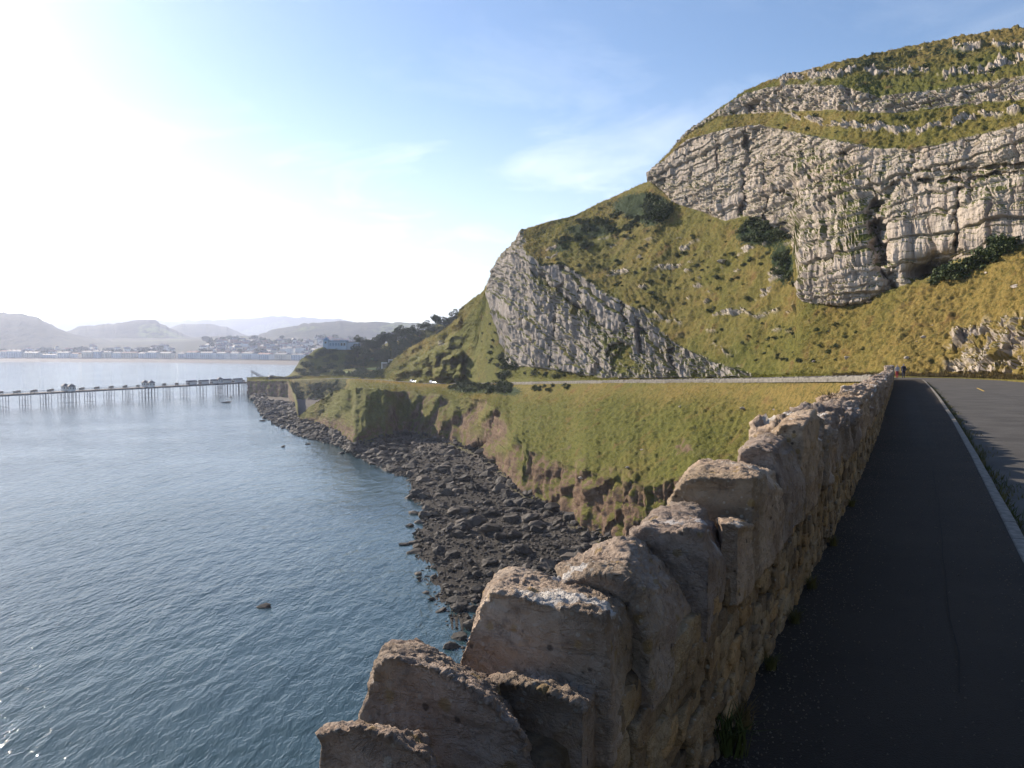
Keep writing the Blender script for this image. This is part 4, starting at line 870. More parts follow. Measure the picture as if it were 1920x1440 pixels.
def sea_rock(px, py, wpx, label, squash=.8, var=0, rz=.3):
    Y = float(Yz(py, 0)); q = at(px, py, Y); boulder((q[0], q[1], .1), wpx * Y / FPX, label, None, squash, rz, var)
sea_rock(497, 1137, 25, 'lone dark rock out in the open water', .7, 2, .2)
sea_rock(768, 987, 17, 'dark rock standing in the water just off the boulder beach', 1.0, 3)
sea_rock(759, 1021, 17, 'left half of a pair of low rocks off the boulder beach', .7, 4); sea_rock(773, 1019, 17, 'right half of a pair of low rocks off the boulder beach', .9, 1)
sea_rock(727, 882, 26, 'flat dark rock jutting from the waterline of the cove', .5, 5, .1); sea_rock(848, 1213, 32, 'large black rock at the waterline below the wall', .9, 6)
sea_rock(530, 838, 10, 'small rock in the water off the dark promontory', .8, 7); sea_rock(576, 833, 12, 'low rock just off the shore of the dark promontory', .7, 0)
sea_rock(422, 755, 15, 'dark flat rock in the sea below the pier', .45, 1); sea_rock(433, 745, 6, 'tiny rock in the sea nearest the pier legs', .6, 2); sea_rock(470, 748, 8, 'small rock off the tip of the quay', .6, 3)
sea_rock(493, 789, 10, 'small dark rock off the shingle shelf', .8, 4); sea_rock(810, 1125, 14, 'small rock awash at the near edge of the beach', .7, 2); sea_rock(640, 850, 12, 'rock at the water edge beside the small shingle patch', .7, 5)
for px, py, wpx, lb, vr in [(935, 918, 34, 'large pale tilted boulder at the foot of the clay cliff', 2), (962, 930, 24, 'brown upright boulder beside the large pale one', 5), (1010, 950, 20, 'long boulder lying below the clay cliff', 3), (900, 948, 18, 'dark boulder left of the large pale one', 7), (985, 1010, 20, 'pale boulder standing out in the near part of the beach', 1)]:
    pt, _ = surf_at(px, py, 1, 2.1); boulder((pt[0], pt[1], pt[2] + .4), wpx * pt[1] / FPX, lb, None, .9, 1.0, vr)
hill_rocks = [(1355, 491, 22, 'white boulder lying in the grass high below the main cliff'), (1630, 567, 12, 'grey rock in the grass left of the buttress foot'), (1585, 670, 16, 'pale rock in the grass above the far road bend'), (1526, 678, 8, 'small dark rock in the grass above the far road'),
              (1732, 630, 16, 'white rock cluster in the golden slope above the walkers'), (1717, 638, 5, 'small white stone beside the white rock cluster'), (1745, 606, 5, 'small white stone in the golden slope'),
              (1393, 765, 10, 'pale rock in the lower grass slope beside the wall'), (1275, 763, 8, 'small rock in the middle of the lower grass slope'), (1203, 842, 7, 'small white stone in the lower grass slope'), (1052, 842, 6, 'small pale stone near the left edge of the lower grass slope'), (1177, 878, 12, 'flat pale stone above the clay edge'),
              (1090, 896, 14, 'dark rock bulging from the edge of the clay cliff'), (1450, 768, 8, 'small pale rock in the golden grass near the wall'), (1846, 510, 10, 'pale stone below the dark bushes under the cliff'), (1903, 537, 18, 'pale rock outcrop high in the golden slope'), (1700, 672, 12, 'pale rock beside the road behind the walkers'), (1710, 700, 14, 'reddish rock at the roadside behind the walkers')]
for px, py, wpx, lb in hill_rocks:
    pt, nn = surf_at(px, py, 2.5, 8); boulder((pt[0], pt[1], pt[2]), wpx * pt[1] / FPX, lb, None, .8, None, None, 'rock', 'hillside_rock', M['hillrock'])

# ------------------------------------------------------------------ foliage
def leaf_cloud(n, rad, size, seed, shell=.55, flat=1.0, lobes=7):
    """many small leaf quads through a lumpy crown volume"""
    rg = np.random.default_rng(seed); cen = rg.normal(size=(lobes, 3)) * np.array(rad) * .42; lr = rg.uniform(.38, .68, lobes)
    k = rg.integers(0, lobes, n); dr = rg.normal(size=(n, 3)); dr /= np.linalg.norm(dr, axis=1)[:, None]
    p_ = cen[k] + dr * (lr[k] * rg.uniform(shell, 1.0, n) ** .6)[:, None] * np.array(rad)
    p_[:, 2] = np.maximum(p_[:, 2], -rad[2] * .9)
    a = dr * .6 + rg.normal(size=(n, 3)) * .8; a /= np.linalg.norm(a, axis=1)[:, None]
    u = np.cross(a, rg.normal(size=(n, 3))); u /= np.linalg.norm(u, axis=1)[:, None]; w_ = np.cross(a, u); sz = size * rg.uniform(.6, 1.4, n)[:, None]
    v = np.stack([p_ - u * sz, p_ + w_ * sz * .7, p_ + u * sz, p_ - w_ * sz * .7], 1).reshape(-1, 3)
    return v, np.arange(n * 4).reshape(-1, 4)
def tree_kind(seed, h, rx, n, size, trunk_r, spread):
    rg = random.Random(seed); root = empty('broadleaf_tree'); mb = MB(); mb.bar((0, 0, -1), (rg.uniform(-.3, .3), 0, h * .55), trunk_r, 7, trunk_r * .6)
    for k in range(6):
        a = k * 1.05 + rg.uniform(-.3, .3); mb.bar((0, 0, h * (.28 + .05 * k)), (math.cos(a) * rx * .6, math.sin(a) * rx * .6, h * (.5 + .07 * k)), trunk_r * .4, 5, trunk_r * .12)
    mb.build('trunk', M['bark'], root, True)
    v, f = leaf_cloud(n, (rx, rx, h * .38), size, seed, .5, 1, 9); v[:, 2] += h * .62
    obj('crown', mesh_np('crown', v, f, False), M['leaf'], root); return root
trees = [tree_kind(1, 10, 4.4, 1500, .36, .3, 1), tree_kind(2, 12, 4.8, 1700, .38, .35, 1), tree_kind(3, 8, 4.6, 1400, .36, .25, 1), tree_kind(4, 13, 3.6, 1500, .36, .3, 1)]
used = set(); rt_ = np.random.default_rng(17)
def plant(protos, loc, sc_, label, cat, group, name):
    k = int(rt_.integers(len(protos))); o = protos[k]
    if k in used and True: o = dup(protos[k])
    used.add(k); o.name = name; o.location = loc; o.scale = (sc_ * rt_.uniform(.9, 1.15), sc_ * rt_.uniform(.9, 1.15), sc_); o.rotation_euler = (0, 0, rt_.uniform(0, 6.3)); tag(o, label, cat, group); return o
tree_pts = []
for px in np.linspace(672, 866, 22): tree_pts.append((px, 2.95 + rt_.uniform(-.15, .1), 1.0))
for px in np.linspace(668, 846, 18): tree_pts.append((px + rt_.uniform(-4, 4), 2.55 + rt_.uniform(-.2, .15), .95))
for px in np.linspace(664, 800, 12): tree_pts.append((px + rt_.uniform(-5, 5), 2.15 + rt_.uniform(-.1, .15), .85))
for px, v_, s_ in tree_pts:
    q = hv_at(px, v_); plant(trees, (q[0], q[1], q[2] - .6), s_ * rt_.uniform(.8, 1.2), 'dark green tree in the wood behind the headland', 'tree', 'trees of the wood behind the headland', 'broadleaf_tree')
q = hv_at(678, 1.6); plant(trees, (q[0], q[1], q[2] - .4), 1.35, 'light green rounded tree standing in front of the dark wood', 'tree', None, 'broadleaf_tree')
# shrubs
shr = []
for k in range(4):
    root = empty('gorse_shrub'); v, f = leaf_cloud(520, (1.15, 1.15, .75), .12, 40 + k, .35, 1, 9); v[:, 2] += .35
    obj('foliage', mesh_np('foliage', v, f, False), M['gorse'], root); mb = MB(); mb.bar((0, 0, -.5), (.1, 0, .5), .08, 5, .03); mb.build('stem', M['bark'], root); shr.append(root)
used = set()
def scatter(n, cx, cy, rx, ry, size, lo, hi, label, group, cat='shrub', name='gorse_shrub'):
    for _ in range(n):
        r_ = math.sqrt(rt_.random()); a = rt_.uniform(0, 6.28); pt, _n = surf_at(cx + rx * r_ * math.cos(a), cy + ry * r_ * math.sin(a), lo, hi)
        plant(shr, (pt[0], pt[1], pt[2] - .15), size * rt_.uniform(.6, 1.35), label, cat, group, name)
scatter(26, 1228, 392, 24, 26, 2.0, 7, 8, 'dark green bush in the thicket left of the main cliff', 'bushes of the thicket left of the main cliff')
scatter(20, 1150, 420, 70, 16, 1.7, 7, 8, 'low gorse bush on the shoulder above the lower crag', 'gorse on the shoulder above the lower crag')
scatter(14, 1075, 455, 45, 12, 1.5, 7, 8, 'low gorse bush above the lip of the lower crag', 'gorse above the lip of the lower crag')
scatter(24, 1430, 435, 42, 26, 1.4, 7, 8, 'low bush at the foot of the main cliff', 'bushes at the foot of the main cliff')
scatter(12, 1478, 510, 16, 40, 1.4, 7, 8, 'low bush beside the left edge of the buttress', 'bushes beside the left edge of the buttress')
scatter(95, 1235, 500, 230, 95, .75, 7, 8, 'small dark clump of heath on the slope between crag and cliff', 'clumps of heath between crag and cliff', name='heath_clump')
scatter(40, 1480, 640, 150, 50, .5, 7, 8, 'small tussock on the open slope above the far road', 'tussocks above the far road', name='heath_clump')
scatter(16, 1720, 120, 180, 30, .8, 11, 12, 'small dark clump of heath near the summit', 'clumps of heath near the summit', name='heath_clump')
scatter(12, 1640, 235, 200, 20, .6, 9, 10, 'small clump of heath on the grass terrace of the cliff', 'clumps of heath on the terrace', name='heath_clump')
for px, py in zip(np.linspace(1745, 1885, 26), np.interp(np.linspace(1745, 1885, 26), [1745, 1800, 1885], [532, 512, 468])):
    pt, _n = surf_at(px, py - rt_.uniform(0, 10), 7.5, 8.1); plant(shr, (pt[0], pt[1] - 1.0, pt[2] - .1), rt_.uniform(1.2, 2.2), 'dark green bush in the row under the overhang', 'shrub', 'row of bushes under the overhang', 'gorse_shrub')
scatter(34, 905, 728, 62, 9, 1.5, 3.2, 4, 'green bramble bush on the edge below the road', 'bramble bushes below the road', name='bramble_bush')
scatter(12, 1040, 728, 50, 6, .9, 3.3, 4, 'small bush at the foot of the retaining wall', 'bushes below the retaining wall')
scatter(16, 950, 690, 20, 24, 1.6, 5, 6.2, 'bush in the gully beside the lower crag', 'bushes in the gully beside the lower crag')
scatter(14, 1040, 700, 60, 8, 1.0, 5.2, 6.2, 'low green bush between crag and road', 'bushes between crag and road')
scatter(18, 604, 730, 46, 14, 2.3, 3.56, 3.97, 'green bush on the shore bank beside the quay', 'bushes on the shore bank beside the quay')
scatter(18, 925, 640, 22, 45, .8, 5.1, 6, 'small clump in the grassy gully left of the lower crag', 'clumps in the gully left of the lower crag', name='heath_clump')
scatter(22, 700, 690, 45, 24, 2.0, 5, 8, 'green bush on the slope below the wood', 'bushes below the wood')
for k in range(46):
    px = rt_.uniform(553, 720); v_ = rt_.uniform(.4, 2.2) if px < 660 else rt_.uniform(.5, 1.6); q = hv_at(px, v_)
    plant(shr, (q[0], q[1], q[2] - .3), rt_.uniform(2.2, 4.0), 'bush or palm in the terraced garden beside the pier', 'shrub', 'bushes of the terraced garden', 'garden_bush')
for k in range(22):
    px = rt_.uniform(566, 680); q = hv_at(px, rt_.uniform(2.3, 2.85))
    plant(shr, (q[0], q[1], q[2] - .3), rt_.uniform(1.8, 3.2), 'bush on the knoll under the white pavilion', 'shrub', 'bushes on the pavilion knoll', 'garden_bush')

# ------------------------------------------------------------------ grass: tufts by the wall and weeds along the kerb
def tuft_mesh(name, n, hgt, rad, seed, w0=.004):
    rg = np.random.default_rng(seed); V = []; F = []
    for k in range(n):
        a = rg.uniform(0, 6.28); r_ = rad * math.sqrt(rg.random()); b_ = np.array([r_ * math.cos(a), r_ * math.sin(a), 0]); h = hgt * rg.uniform(.45, 1.1); ln = rg.normal(0, .45, 2) * h; wd = np.array([math.sin(a), -math.cos(a), 0]) * w0
        m1 = b_ + np.array([ln[0] * .3, ln[1] * .3, h * .6]); t_ = b_ + np.array([ln[0], ln[1], h * rg.uniform(.75, 1)]); i = len(V)
        V += [b_ - wd, b_ + wd, m1 + wd * .8, m1 - wd * .8, t_ + wd * .1, t_ - wd * .1]; F += [(i, i + 1, i + 2, i + 3), (i + 3, i + 2, i + 4, i + 5)]
    return mesh_np(name, V, F, False)
tm = [tuft_mesh('grass_tuft', 90, .20, .07, 70 + k) for k in range(3)]
for q in tm: q.materials.append(M['blade'])
for k, (s_, sc_, lb) in enumerate([(.45, 1.1, 'largest tuft of reddish grass at the foot of the wall nearest the viewer'), (.72, .7, 'small grass tuft just beyond the largest at the wall foot'), (1.5, .5, 'thin grass tuft at the wall foot, third from the viewer'), (2.4, .55, 'grass tuft at the wall foot, fourth from the viewer'), (3.3, .6, 'grass tuft at the wall foot, fifth from the viewer'), (4.9, .6, 'grass tuft at the wall foot, sixth from the viewer'), (7.2, .6, 'grass tuft at the wall foot, farthest of the row')]):
    q = stz(s_, float(tw(s_)) + .05, 0); o = obj('grass_tuft', tm[k % 3]); o.location = q; o.scale = (sc_, sc_, sc_); o.rotation_euler = (0, 0, k * 1.3); tag(o, lb, 'grass', 'grass tufts at the wall foot')
q = stz(9.6, float(tw(9.6)) - .42, 1.02); fm = tuft_mesh('fern', 60, .34, .12, 90, .012); o = obj('fern', fm, M['blade']); o.location = q; tag(o, 'small green fern growing on the coping of the wall', 'fern')
rg = np.random.default_rng(35); V = []; F = []
for k in range(5200):                                 # loose grit, thickest along the wall foot and the kerb
    s_ = -.2 + 26 * rg.random() ** 2; u_ = rg.random(); t_ = float(tw(s_)) + abs(rg.normal(0, .22)) if u_ < .55 else float(tk(s_)) - .08 - abs(rg.normal(0, .15)) if u_ < .75 else rg.uniform(float(tw(s_)), float(tk(s_)) - .07)
    q = stz(s_, t_, .002); r_ = rg.uniform(.003, .008) * (1 + .04 * s_); a = rg.uniform(0, 6.28); i = len(V); V += [q + np.array([r_ * math.cos(a + x), r_ * math.sin(a + x), 0]) for x in (0, 2.1, 4.2)] + [q + np.array([0, 0, r_])]; F += [(i, i + 1, i + 3), (i + 1, i + 2, i + 3), (i + 2, i, i + 3)]
tag(obj('footway_grit', mesh_np('footway_grit', V, F, False), plain('limestone_grit', (.13, .105, .082), .9, 0, .5, 40)), 'loose pale grit scattered over the footway', 'grit', kind='stuff')
rg = np.random.default_rng(33); V = []; F = []
for k in range(4200):
    s_ = 3 + 80 * rg.random() ** 1.5; t_ = float(tk(s_)) + .07 + abs(rg.normal(0, .10)) * (1 + .5 * math.sin(s_ * 1.3)); q = stz(s_, t_, -.11); h = rg.uniform(.03, .12); a = rg.uniform(0, 6.28); wd = np.array([math.cos(a), math.sin(a), 0]) * .008; ln = np.array([rg.normal(0, .04), rg.normal(0, .04), h]); i = len(V)
    V += [q - wd, q + wd, q + ln]; F.append((i, i + 1, i + 2))
tag(obj('verge_weeds', mesh_np('verge_weeds', V, F, False), M['blade']), 'dry weeds growing along the road side of the kerb', 'weeds', kind='stuff')
V = []; F = []
for k in range(15000):                                # long grass fringe along the far road edge and at the foot of the slope
    px = rg.uniform(1560, 1960); j = int(np.searchsorted(cols, px)); v_ = rg.uniform(5.02, 6.4); i_ = int(np.searchsorted(vv, v_)); q = P[i_, min(j, nc - 1)]; h = rg.uniform(.12, .4); a = rg.uniform(0, 6.28); wd = np.array([math.cos(a), math.sin(a), 0]) * .05; i = len(V)
    V += [q - wd, q + wd, q + np.array([rg.normal(0, .12), rg.normal(0, .12), h])]; F.append((i, i + 1, i + 2))
tag(obj('verge_grass', mesh_np('verge_grass', V, F, False), M['blade']), 'long grass along the inner edge of the road', 'grass', kind='stuff')

rg = np.random.default_rng(77); gz = (gm > .4) & (rock < .35) & (clay < .35) & (beach_a < .3) & (VV > 2.9) & (VV < 12.3)
ii, jj = np.where(gz & (PX < 1955)); wgt = np.ones(len(ii)); pk = rg.integers(0, len(ii), 130000); ii, jj = ii[pk], jj[pk]
b_ = P[ii, jj] + rg.normal(0, .12, (len(pk), 3)) * np.array([1, 1, 0]); dsz = np.clip(b_[:, 1] / 190, .6, 2.2)[:, None]
a = rg.uniform(0, 6.28, len(pk)); wd = np.stack([np.cos(a), np.sin(a), 0 * a], -1) * .10 * dsz; tip = np.stack([rg.normal(-.1, .22, len(pk)), rg.normal(0, .22, len(pk)), rg.uniform(.08, .28, len(pk))], -1) * dsz
V = np.stack([b_ - wd, b_ + wd, b_ + tip], 1).reshape(-1, 3)
att = {k_: np.repeat(v_[ii, jj], 3) for k_, v_ in (('gold', gold + .15 * 1), ('shrub', shrub))}
for k_ in ('rock', 'clay', 'beach', 'ledge', 'shingle'): att[k_] = np.zeros(len(V))
tag(obj('hillside_grass', mesh_np('hillside_grass', V, np.arange(len(V)).reshape(-1, 3), False, att), M['long_grass']), 'rough tussocky grass covering the slopes of the headland', 'grass', kind='stuff')

# ------------------------------------------------------------------ pier
def on_line(px, A, B):                                # where the column px crosses the plan line A-B
    k = (px - 960) / FPX / 1.0; d_ = B - A; return A + d_ * ((k * A[1] - A[0]) / (d_[0] - k * d_[1]))
pA = np.array([(462 - 960) / FPX * 651, 651.]); pB = np.array([(0 - 960) / FPX * 488, 488.])
pdir = (pB - pA) / np.linalg.norm(pB - pA); pn = np.array([-pdir[1], pdir[0]])
pier = tag(empty('pier', (pA[0], pA[1], 0), math.atan2(pdir[1], pdir[0])), 'long iron seaside pier with kiosks running out over the water', 'pier')
PL = 330.0
def pl(px): return float((on_line(px, pA, pB) - pA) @ pdir)
mb = MB(); mb.box(-14, PL, -4.2, 4.2, 8.7, 9.05); mb.build('deck', M['timber'], pier)
for y in (-3.9, 3.9): mb = MB(); mb.box(-13.9, PL, y - .15, y + .15, 7.9, 8.69); mb.build('girder', M['iron'], pier)
for y in (-4.05, 4.05):
    mb = MB(); mb.box(-4, PL, y - .05, y + .05, 10.05, 10.18); mb.box(-4, PL, y - .03, y + .03, 9.5, 9.58)
    for x in np.arange(-4, PL, 2.2): mb.box(x, x + .08, y - .04, y + .04, 9.05, 10.1)
    mb.build('railing', M['white'], pier)
def bent(x, w2=1.7, n=2):
    for k in range(n):
        for y in (-3.4, 0, 3.4):
            xx = x - w2 + 2 * w2 * k / max(1, n - 1); mb = MB(); mb.bar((xx, y, -4), (xx, y, 7.95), .17, 6); mb.build('leg', M['iron'], pier)
    bars = []
    for y in (-3.4, 3.4): bars += [((x - w2, y, 1.2), (x + w2, y, 1.2), .1), ((x - w2, y, 4.6), (x + w2, y, 4.6), .08)]
    for xx in (x - w2, x + w2): bars.append(((xx, -3.4, 1.2), (xx, 3.4, 1.2), .09))
    for a_, b_, r_ in bars: MB().bar(a_, b_, r_, 4).build('brace', M['iron'], pier)
for px in (3, 45, 84, 167, 203, 238, 314, 346, 377): bent(pl(px))
for px, w2 in ((127, 5.2), (277, 5.2), (412, 4.2)): bent(pl(px), w2, 5)
for px in (431, 442, 452, 461): bent(pl(px), .4, 2)
for x in np.arange(pl(0) + 14, PL - 3, 14): bent(x)
def kiosk(x, y):
    k = MB(); k.lathe([(2.3, 9.06), (2.3, 12.2)], 8, x, y); b_ = k.build('kiosk', M['white'], pier)
    mb = MB(); mb.lathe([(2.9, 12.1), (2.8, 12.35), (1.0, 13.5), (.12, 13.9), (.06, 14.8)], 8, x, y); mb.build('roof', M['slate'], b_)
    mb = MB()
    for i in range(8):
        a = 2 * math.pi * i / 8; cx, cy = x + 2.16 * math.cos(a), y + 2.16 * math.sin(a); mb.lathe([(.30, 10.4), (.30, 11.6)], 4, cx, cy)
    mb.build('window', M['glass'], b_)
for px in (127, 277): kiosk(pl(px), -3.6); kiosk(pl(px), 3.6)
kiosk(pl(412), 0)
for i, x in enumerate(np.arange(6, PL - 4, 5.2)):       # back-to-back benches with glazed screens
    if min(abs(x - pl(q)) for q in (127, 277, 412)) < 6: continue
    y = -3.2 if i % 2 else 3.2; mb = MB(); mb.box(x - 1.3, x + 1.3, y - .3, y + .3, 9.4, 9.5); mb.box(x - 1.3, x + 1.3, y - .05, y + .05, 9.5, 10.7); mb.box(x - 1.4, x + 1.4, y - .5, y + .5, 10.7, 10.85)
    for e in (-1.2, 1.15): mb.box(x + e, x + e + .06, y - .3, y + .3, 9.05, 9.4)
    mb.build('bench', M['timber'], pier)
for i, x in enumerate(np.arange(4, 50, 11)):
    mb = MB(); mb.box(x, x + 8, -2.4, 0.2, 9.06, 11.2); s__ = mb.build('stall', M['white'], pier); mb = MB(); mb.gable(x - .3, x + 8.3, -2.8, .6, 11.21, 12.3); mb.build('roof', M['slate'], s__)
# old landing ramp beyond the pier
A = at(497, 711.5, 690); B = at(471, 697.5, 700)
ls = tag(empty('landing_ramp', tuple(A)), 'dark sloping gangway rising out over the water beyond the pier', 'gangway'); dv_ = Vector(B - A)
for y in (-1.2, 1.2):
    mb = MB(); mb.bar((0, y, 0), Vector((dv_.x, dv_.y + y, dv_.z)), .22, 4); mb.bar((0, y, 1.8), Vector((dv_.x, dv_.y + y, dv_.z + 1.6)), .14, 4)
    for k in range(9):
        a = dv_ * (k / 8); mb.bar((a.x, a.y + y, a.z), (a.x, a.y + y, a.z + 1.8), .08, 4)
        if k < 8: c2 = dv_ * ((k + 1) / 8); mb.bar((a.x, a.y + y, a.z), (c2.x, c2.y + y, c2.z + 1.8), .07, 4)
    mb.build('truss', M['iron'], ls)
mb = MB(); mb.add([(0, -1.2, .2), (0, 1.2, .2), (dv_.x, dv_.y + 1.2, dv_.z + .2), (dv_.x, dv_.y - 1.2, dv_.z + .2), (0, -1.2, .3), (0, 1.2, .3), (dv_.x, dv_.y + 1.2, dv_.z + .3), (dv_.x, dv_.y - 1.2, dv_.z + .3)], [(0, 3, 2, 1), (4, 5, 6, 7), (0, 1, 5, 4), (1, 2, 6, 5), (2, 3, 7, 6), (3, 0, 4, 7)]); mb.build('walkway', M['timber'], ls)
mb = MB()
for f_ in (.25, .6, .95): a = dv_ * f_; mb.bar((a.x, a.y, -A[2] - 3), (a.x, a.y, a.z), .3, 5)
mb.build('pile', M['iron'], ls)
mb = MB(); mb.bar((dv_.x * .7, dv_.y, dv_.z * .7), (dv_.x * .7, dv_.y, dv_.z * .7 + 7), .09, 4); mb.build('mast', M['iron'], ls)

# ------------------------------------------------------------------ quay buildings, van, garden walls
def place(px, py, Y): return tuple(at(px, py, Y))
x0, y0, z0 = place(509, 712.5, 628)
hut = tag(empty('quay_hut', (x0, y0, z0), .5), 'dark hipped-roof hut at the landward end of the pier', 'hut'); mb = MB(); mb.box(-2.2, 2.2, -2.2, 2.2, -1.2, 2.4); mb.build('wall', M['iron'], hut); mb = MB(); mb.lathe([(3.6, 2.41), (2.3, 3.7)], 4); mb.build('roof', M['slate'], hut)
x0, y0, z0 = place(529, 712.5, 626)
van = tag(empty('parked_van', (x0, y0, z0), .35), 'white van parked on the quay beside the pier entrance', 'van')
mb = MB(); mb.add([(-2.4, -.95, .45), (2.5, -.95, .45), (2.5, -.95, 1.1), (1.7, -.95, 1.2), (1.1, -.95, 2.2), (-2.4, -.95, 2.25), (-2.4, .95, .45), (2.5, .95, .45), (2.5, .95, 1.1), (1.7, .95, 1.2), (1.1, .95, 2.2), (-2.4, .95, 2.25)],
  [(0, 1, 2, 3, 4, 5), (11, 10, 9, 8, 7, 6), (0, 6, 7, 1), (1, 7, 8, 2), (2, 8, 9, 3), (3, 9, 10, 4), (4, 10, 11, 5), (5, 11, 6, 0)]); mb.build('body', M['white'], van)
mb = MB(); mb.add([(1.66, -.8, 1.27), (1.66, .8, 1.27), (1.17, .8, 2.1), (1.17, -.8, 2.1), (1.72, -.8, 1.29), (1.72, .8, 1.29), (1.23, .8, 2.12), (1.23, -.8, 2.12)], [(0, 1, 2, 3), (4, 7, 6, 5), (0, 3, 7, 4), (1, 5, 6, 2), (0, 4, 5, 1), (3, 2, 6, 7)]); mb.build('windscreen', M['glass'], van)
for xx in (-1.6, 1.6):
    for yy in (-.92, .92): mb = MB(); mb.bar((xx, yy - .12, .36), (xx, yy + .12, .36), .36, 12); mb.build('wheel', M['rubber'], van)
x0, y0, z0 = place(491, 716, 630)
qw = tag(empty('quay_wall', (x0, y0, z0), 0), 'pale masonry block where the pier meets the quay', 'wall'); mb = MB(); mb.box(-3.5, 3.5, -3, 4, -4, 1.2); mb.box(-3.7, 3.7, -3.2, 4.2, 1.21, 1.5); mb.build('masonry', M['farmasonry'], qw)
# striped sloping ribs on the shore cliff
x0, y0, z0 = place(604, 728, 556)
rib = tag(empty('slipway_ribs', (x0, y0, z0)), 'dark parallel ribs of a ramp running down the shore cliff', 'ramp')
for k in range(7):
    mb = MB(); mb.bar((-2.0 + k * 1.2, -4 + k * .2, -5.0 - k * .5), (4.2 + k * 1.0, 3 + k * .2, 5.4 - k * .35), .28, 4); mb.build('rib', M['timber'], rib)
mb = MB(); mb.add([(-3, -3.4, -6.4), (6, -2.6, -9), (12, 4, 3), (4, 3.6, 5.2), (-3, 1, -6.9), (6, 1, -9.4), (12, 8, 2.4), (4, 8, 4.6)], [(0, 1, 2, 3), (7, 6, 5, 4), (0, 4, 5, 1), (1, 5, 6, 2), (2, 6, 7, 3), (3, 7, 4, 0)]); mb.build('ramp_slab', M['farmasonry'], rib)
# pavilion on the knoll
x0, y0, z0 = place(612, 651, 646); pv = tag(empty('pavilion', (x0, y0, z0), -.06), 'pale blue pavilion with a pointed corner turret on the wooded knoll', 'building')
mb = MB(); mb.box(1.6, 16.5, 0, 8, -2, 4.6); mb.build('wall', M['paleblue'], pv); mb = MB(); mb.box(1.4, 16.8, -.3, 8.3, 4.61, 5.1); mb.box(2, 16, .5, 7.5, 5.1, 5.5); mb.build('roof', M['bluepaint'], pv)
mb = MB(); mb.box(-2.4, 1.59, -1, 3.4, -3.2, 5.6); tu = mb.build('turret', M['paleblue'], pv); mb = MB(); mb.lathe([(3.2, 5.61), (3.1, 5.8), (.1, 8.6), (.04, 9.4)], 4, -.4, 1.2); mb.build('turret_roof', M['bluepaint'], tu)
mb = MB(); mb.box(-1.2, .4, -1.06, -1.01, 3, 4.6); mb.build('window', M['glass'], tu)
for k in range(6): mb = MB(); mb.box(2.6 + k * 2.3, 4.1 + k * 2.3, -.06, -.01, 1.2, 3.4); mb.build('window', M['glass'] if k > 3 else M['bluepaint'], pv)
mb = MB(); mb.box(16.6, 26, 2, 8, -2, 4); mb.build('annexe', M['stucco_blue'], pv); mb = MB(); mb.box(16.7, 26.3, 1.7, 8.3, 4.01, 4.4); mb.build('annexe_roof', M['slate'], pv)
# white stepped wall on the lawn
x0, y0, z0 = place(716, 690, 575)
sw = tag(empty('stepped_wall', (x0, y0, z0)), 'white stepped garden wall on the lawn below the wood', 'wall'); mb = MB(); mb.box(-.3, .3, 0, .5, -.5, 4.2); mb.box(.31, 5.2, 0, .5, 3.4, 4.0); mb.box(4.7, 5.2, .01, .51, 4.01, 6.2); mb.box(5.21, 8.5, 0, .5, 5.6, 6.2); mb.build('coping', M['white'], sw); mb = MB(); mb.box(.31, 5.19, .1, .45, -.5, 3.39); mb.box(5.2, 8.5, .1, .45, -.5, 5.59); mb.build('masonry', M['farmasonry'], sw)
for px, v_, rx_, ry_, lb in ((706, 1.75, 9, 6, 'bright lawn below the wood beside the stepped wall'), (702, 2.35, 7, 5, 'small bright lawn glimpsed among the trees'), (648, 1.2, 9, 4, 'bright lawn of the terraced garden')):
    q = hv_at(px, v_); a = np.linspace(0, 6.283, 25)[:-1]; v = [(q[0] + rx_ * math.cos(k) * (1 + .1 * math.sin(3 * k)), q[1] + ry_ * math.sin(k), q[2] + .9 + .12 * ry_ * math.sin(k)) for k in a] + [(q[0], q[1], q[2] + 1.1)]
    me = mesh_np('lawn', v, [(k, (k + 1) % 24, 24) for k in range(24)]); tag(obj('lawn', me, M['green']), kind='structure', label=lb)

# ------------------------------------------------------------------ seafront hotels and the town behind
rh = np.random.default_rng(9)
def hotel(px, wpx, hpx, col, k, label):
    Y = float(np.interp(px, sh_px, sh_Y)) + 178; sc_ = Y / FPX; wd = wpx * sc_; h = hpx * sc_
    a = at(px, kinv((5.3 - EYE) / Y), Y); a2 = at(px + 10, kinv((5.3 - EYE) / (Y + 0)), float(np.interp(px + 10, sh_px, sh_Y)) + 178); rz = math.atan2(a2[1] - a[1], a2[0] - a[0])
    o = tag(empty('seafront_hotel', tuple(a), rz), label, 'hotel', 'hotels along the far seafront')
    mb = MB(); mb.box(0, wd * .985, 0, 16, -.5, h * .8); mb.build('wall', M[col], o)
    nb_ = max(2, int(wd / 6))
    for i in range(nb_):
        x = wd * (i + .5) / nb_; mb = MB(); mb.prism([(x - 1.5, -.02), (x - .9, -1.2), (x + .9, -1.2), (x + 1.5, -.02)], 0, h * .72); bay = mb.build('bay', M[col], o)
        mb = MB()
        for fl in range(max(2, int(h * .72 / 3.4))): mb.box(x - .75, x + .75, -1.26, -1.21, 1 + fl * 3.4, 2.7 + fl * 3.4)
        mb.build('window', M['glass'], bay)
    mb = MB(); mb.gable(-.3, wd * .985 + .3, -.6, 16.6, h * .8 + .01, h); rf = mb.build('roof', M['slate'] if k % 5 else M['redtile'], o)
    mb = MB()
    for i in range(max(1, nb_ // 2)): x = wd * (i + .5) / max(1, nb_ // 2); mb.box(x - .6, x + .6, 7.2, 8.8, h - 1, h + 1.8)
    mb.build('chimney', M['redtile'], rf)
px = -150.0; k = 0
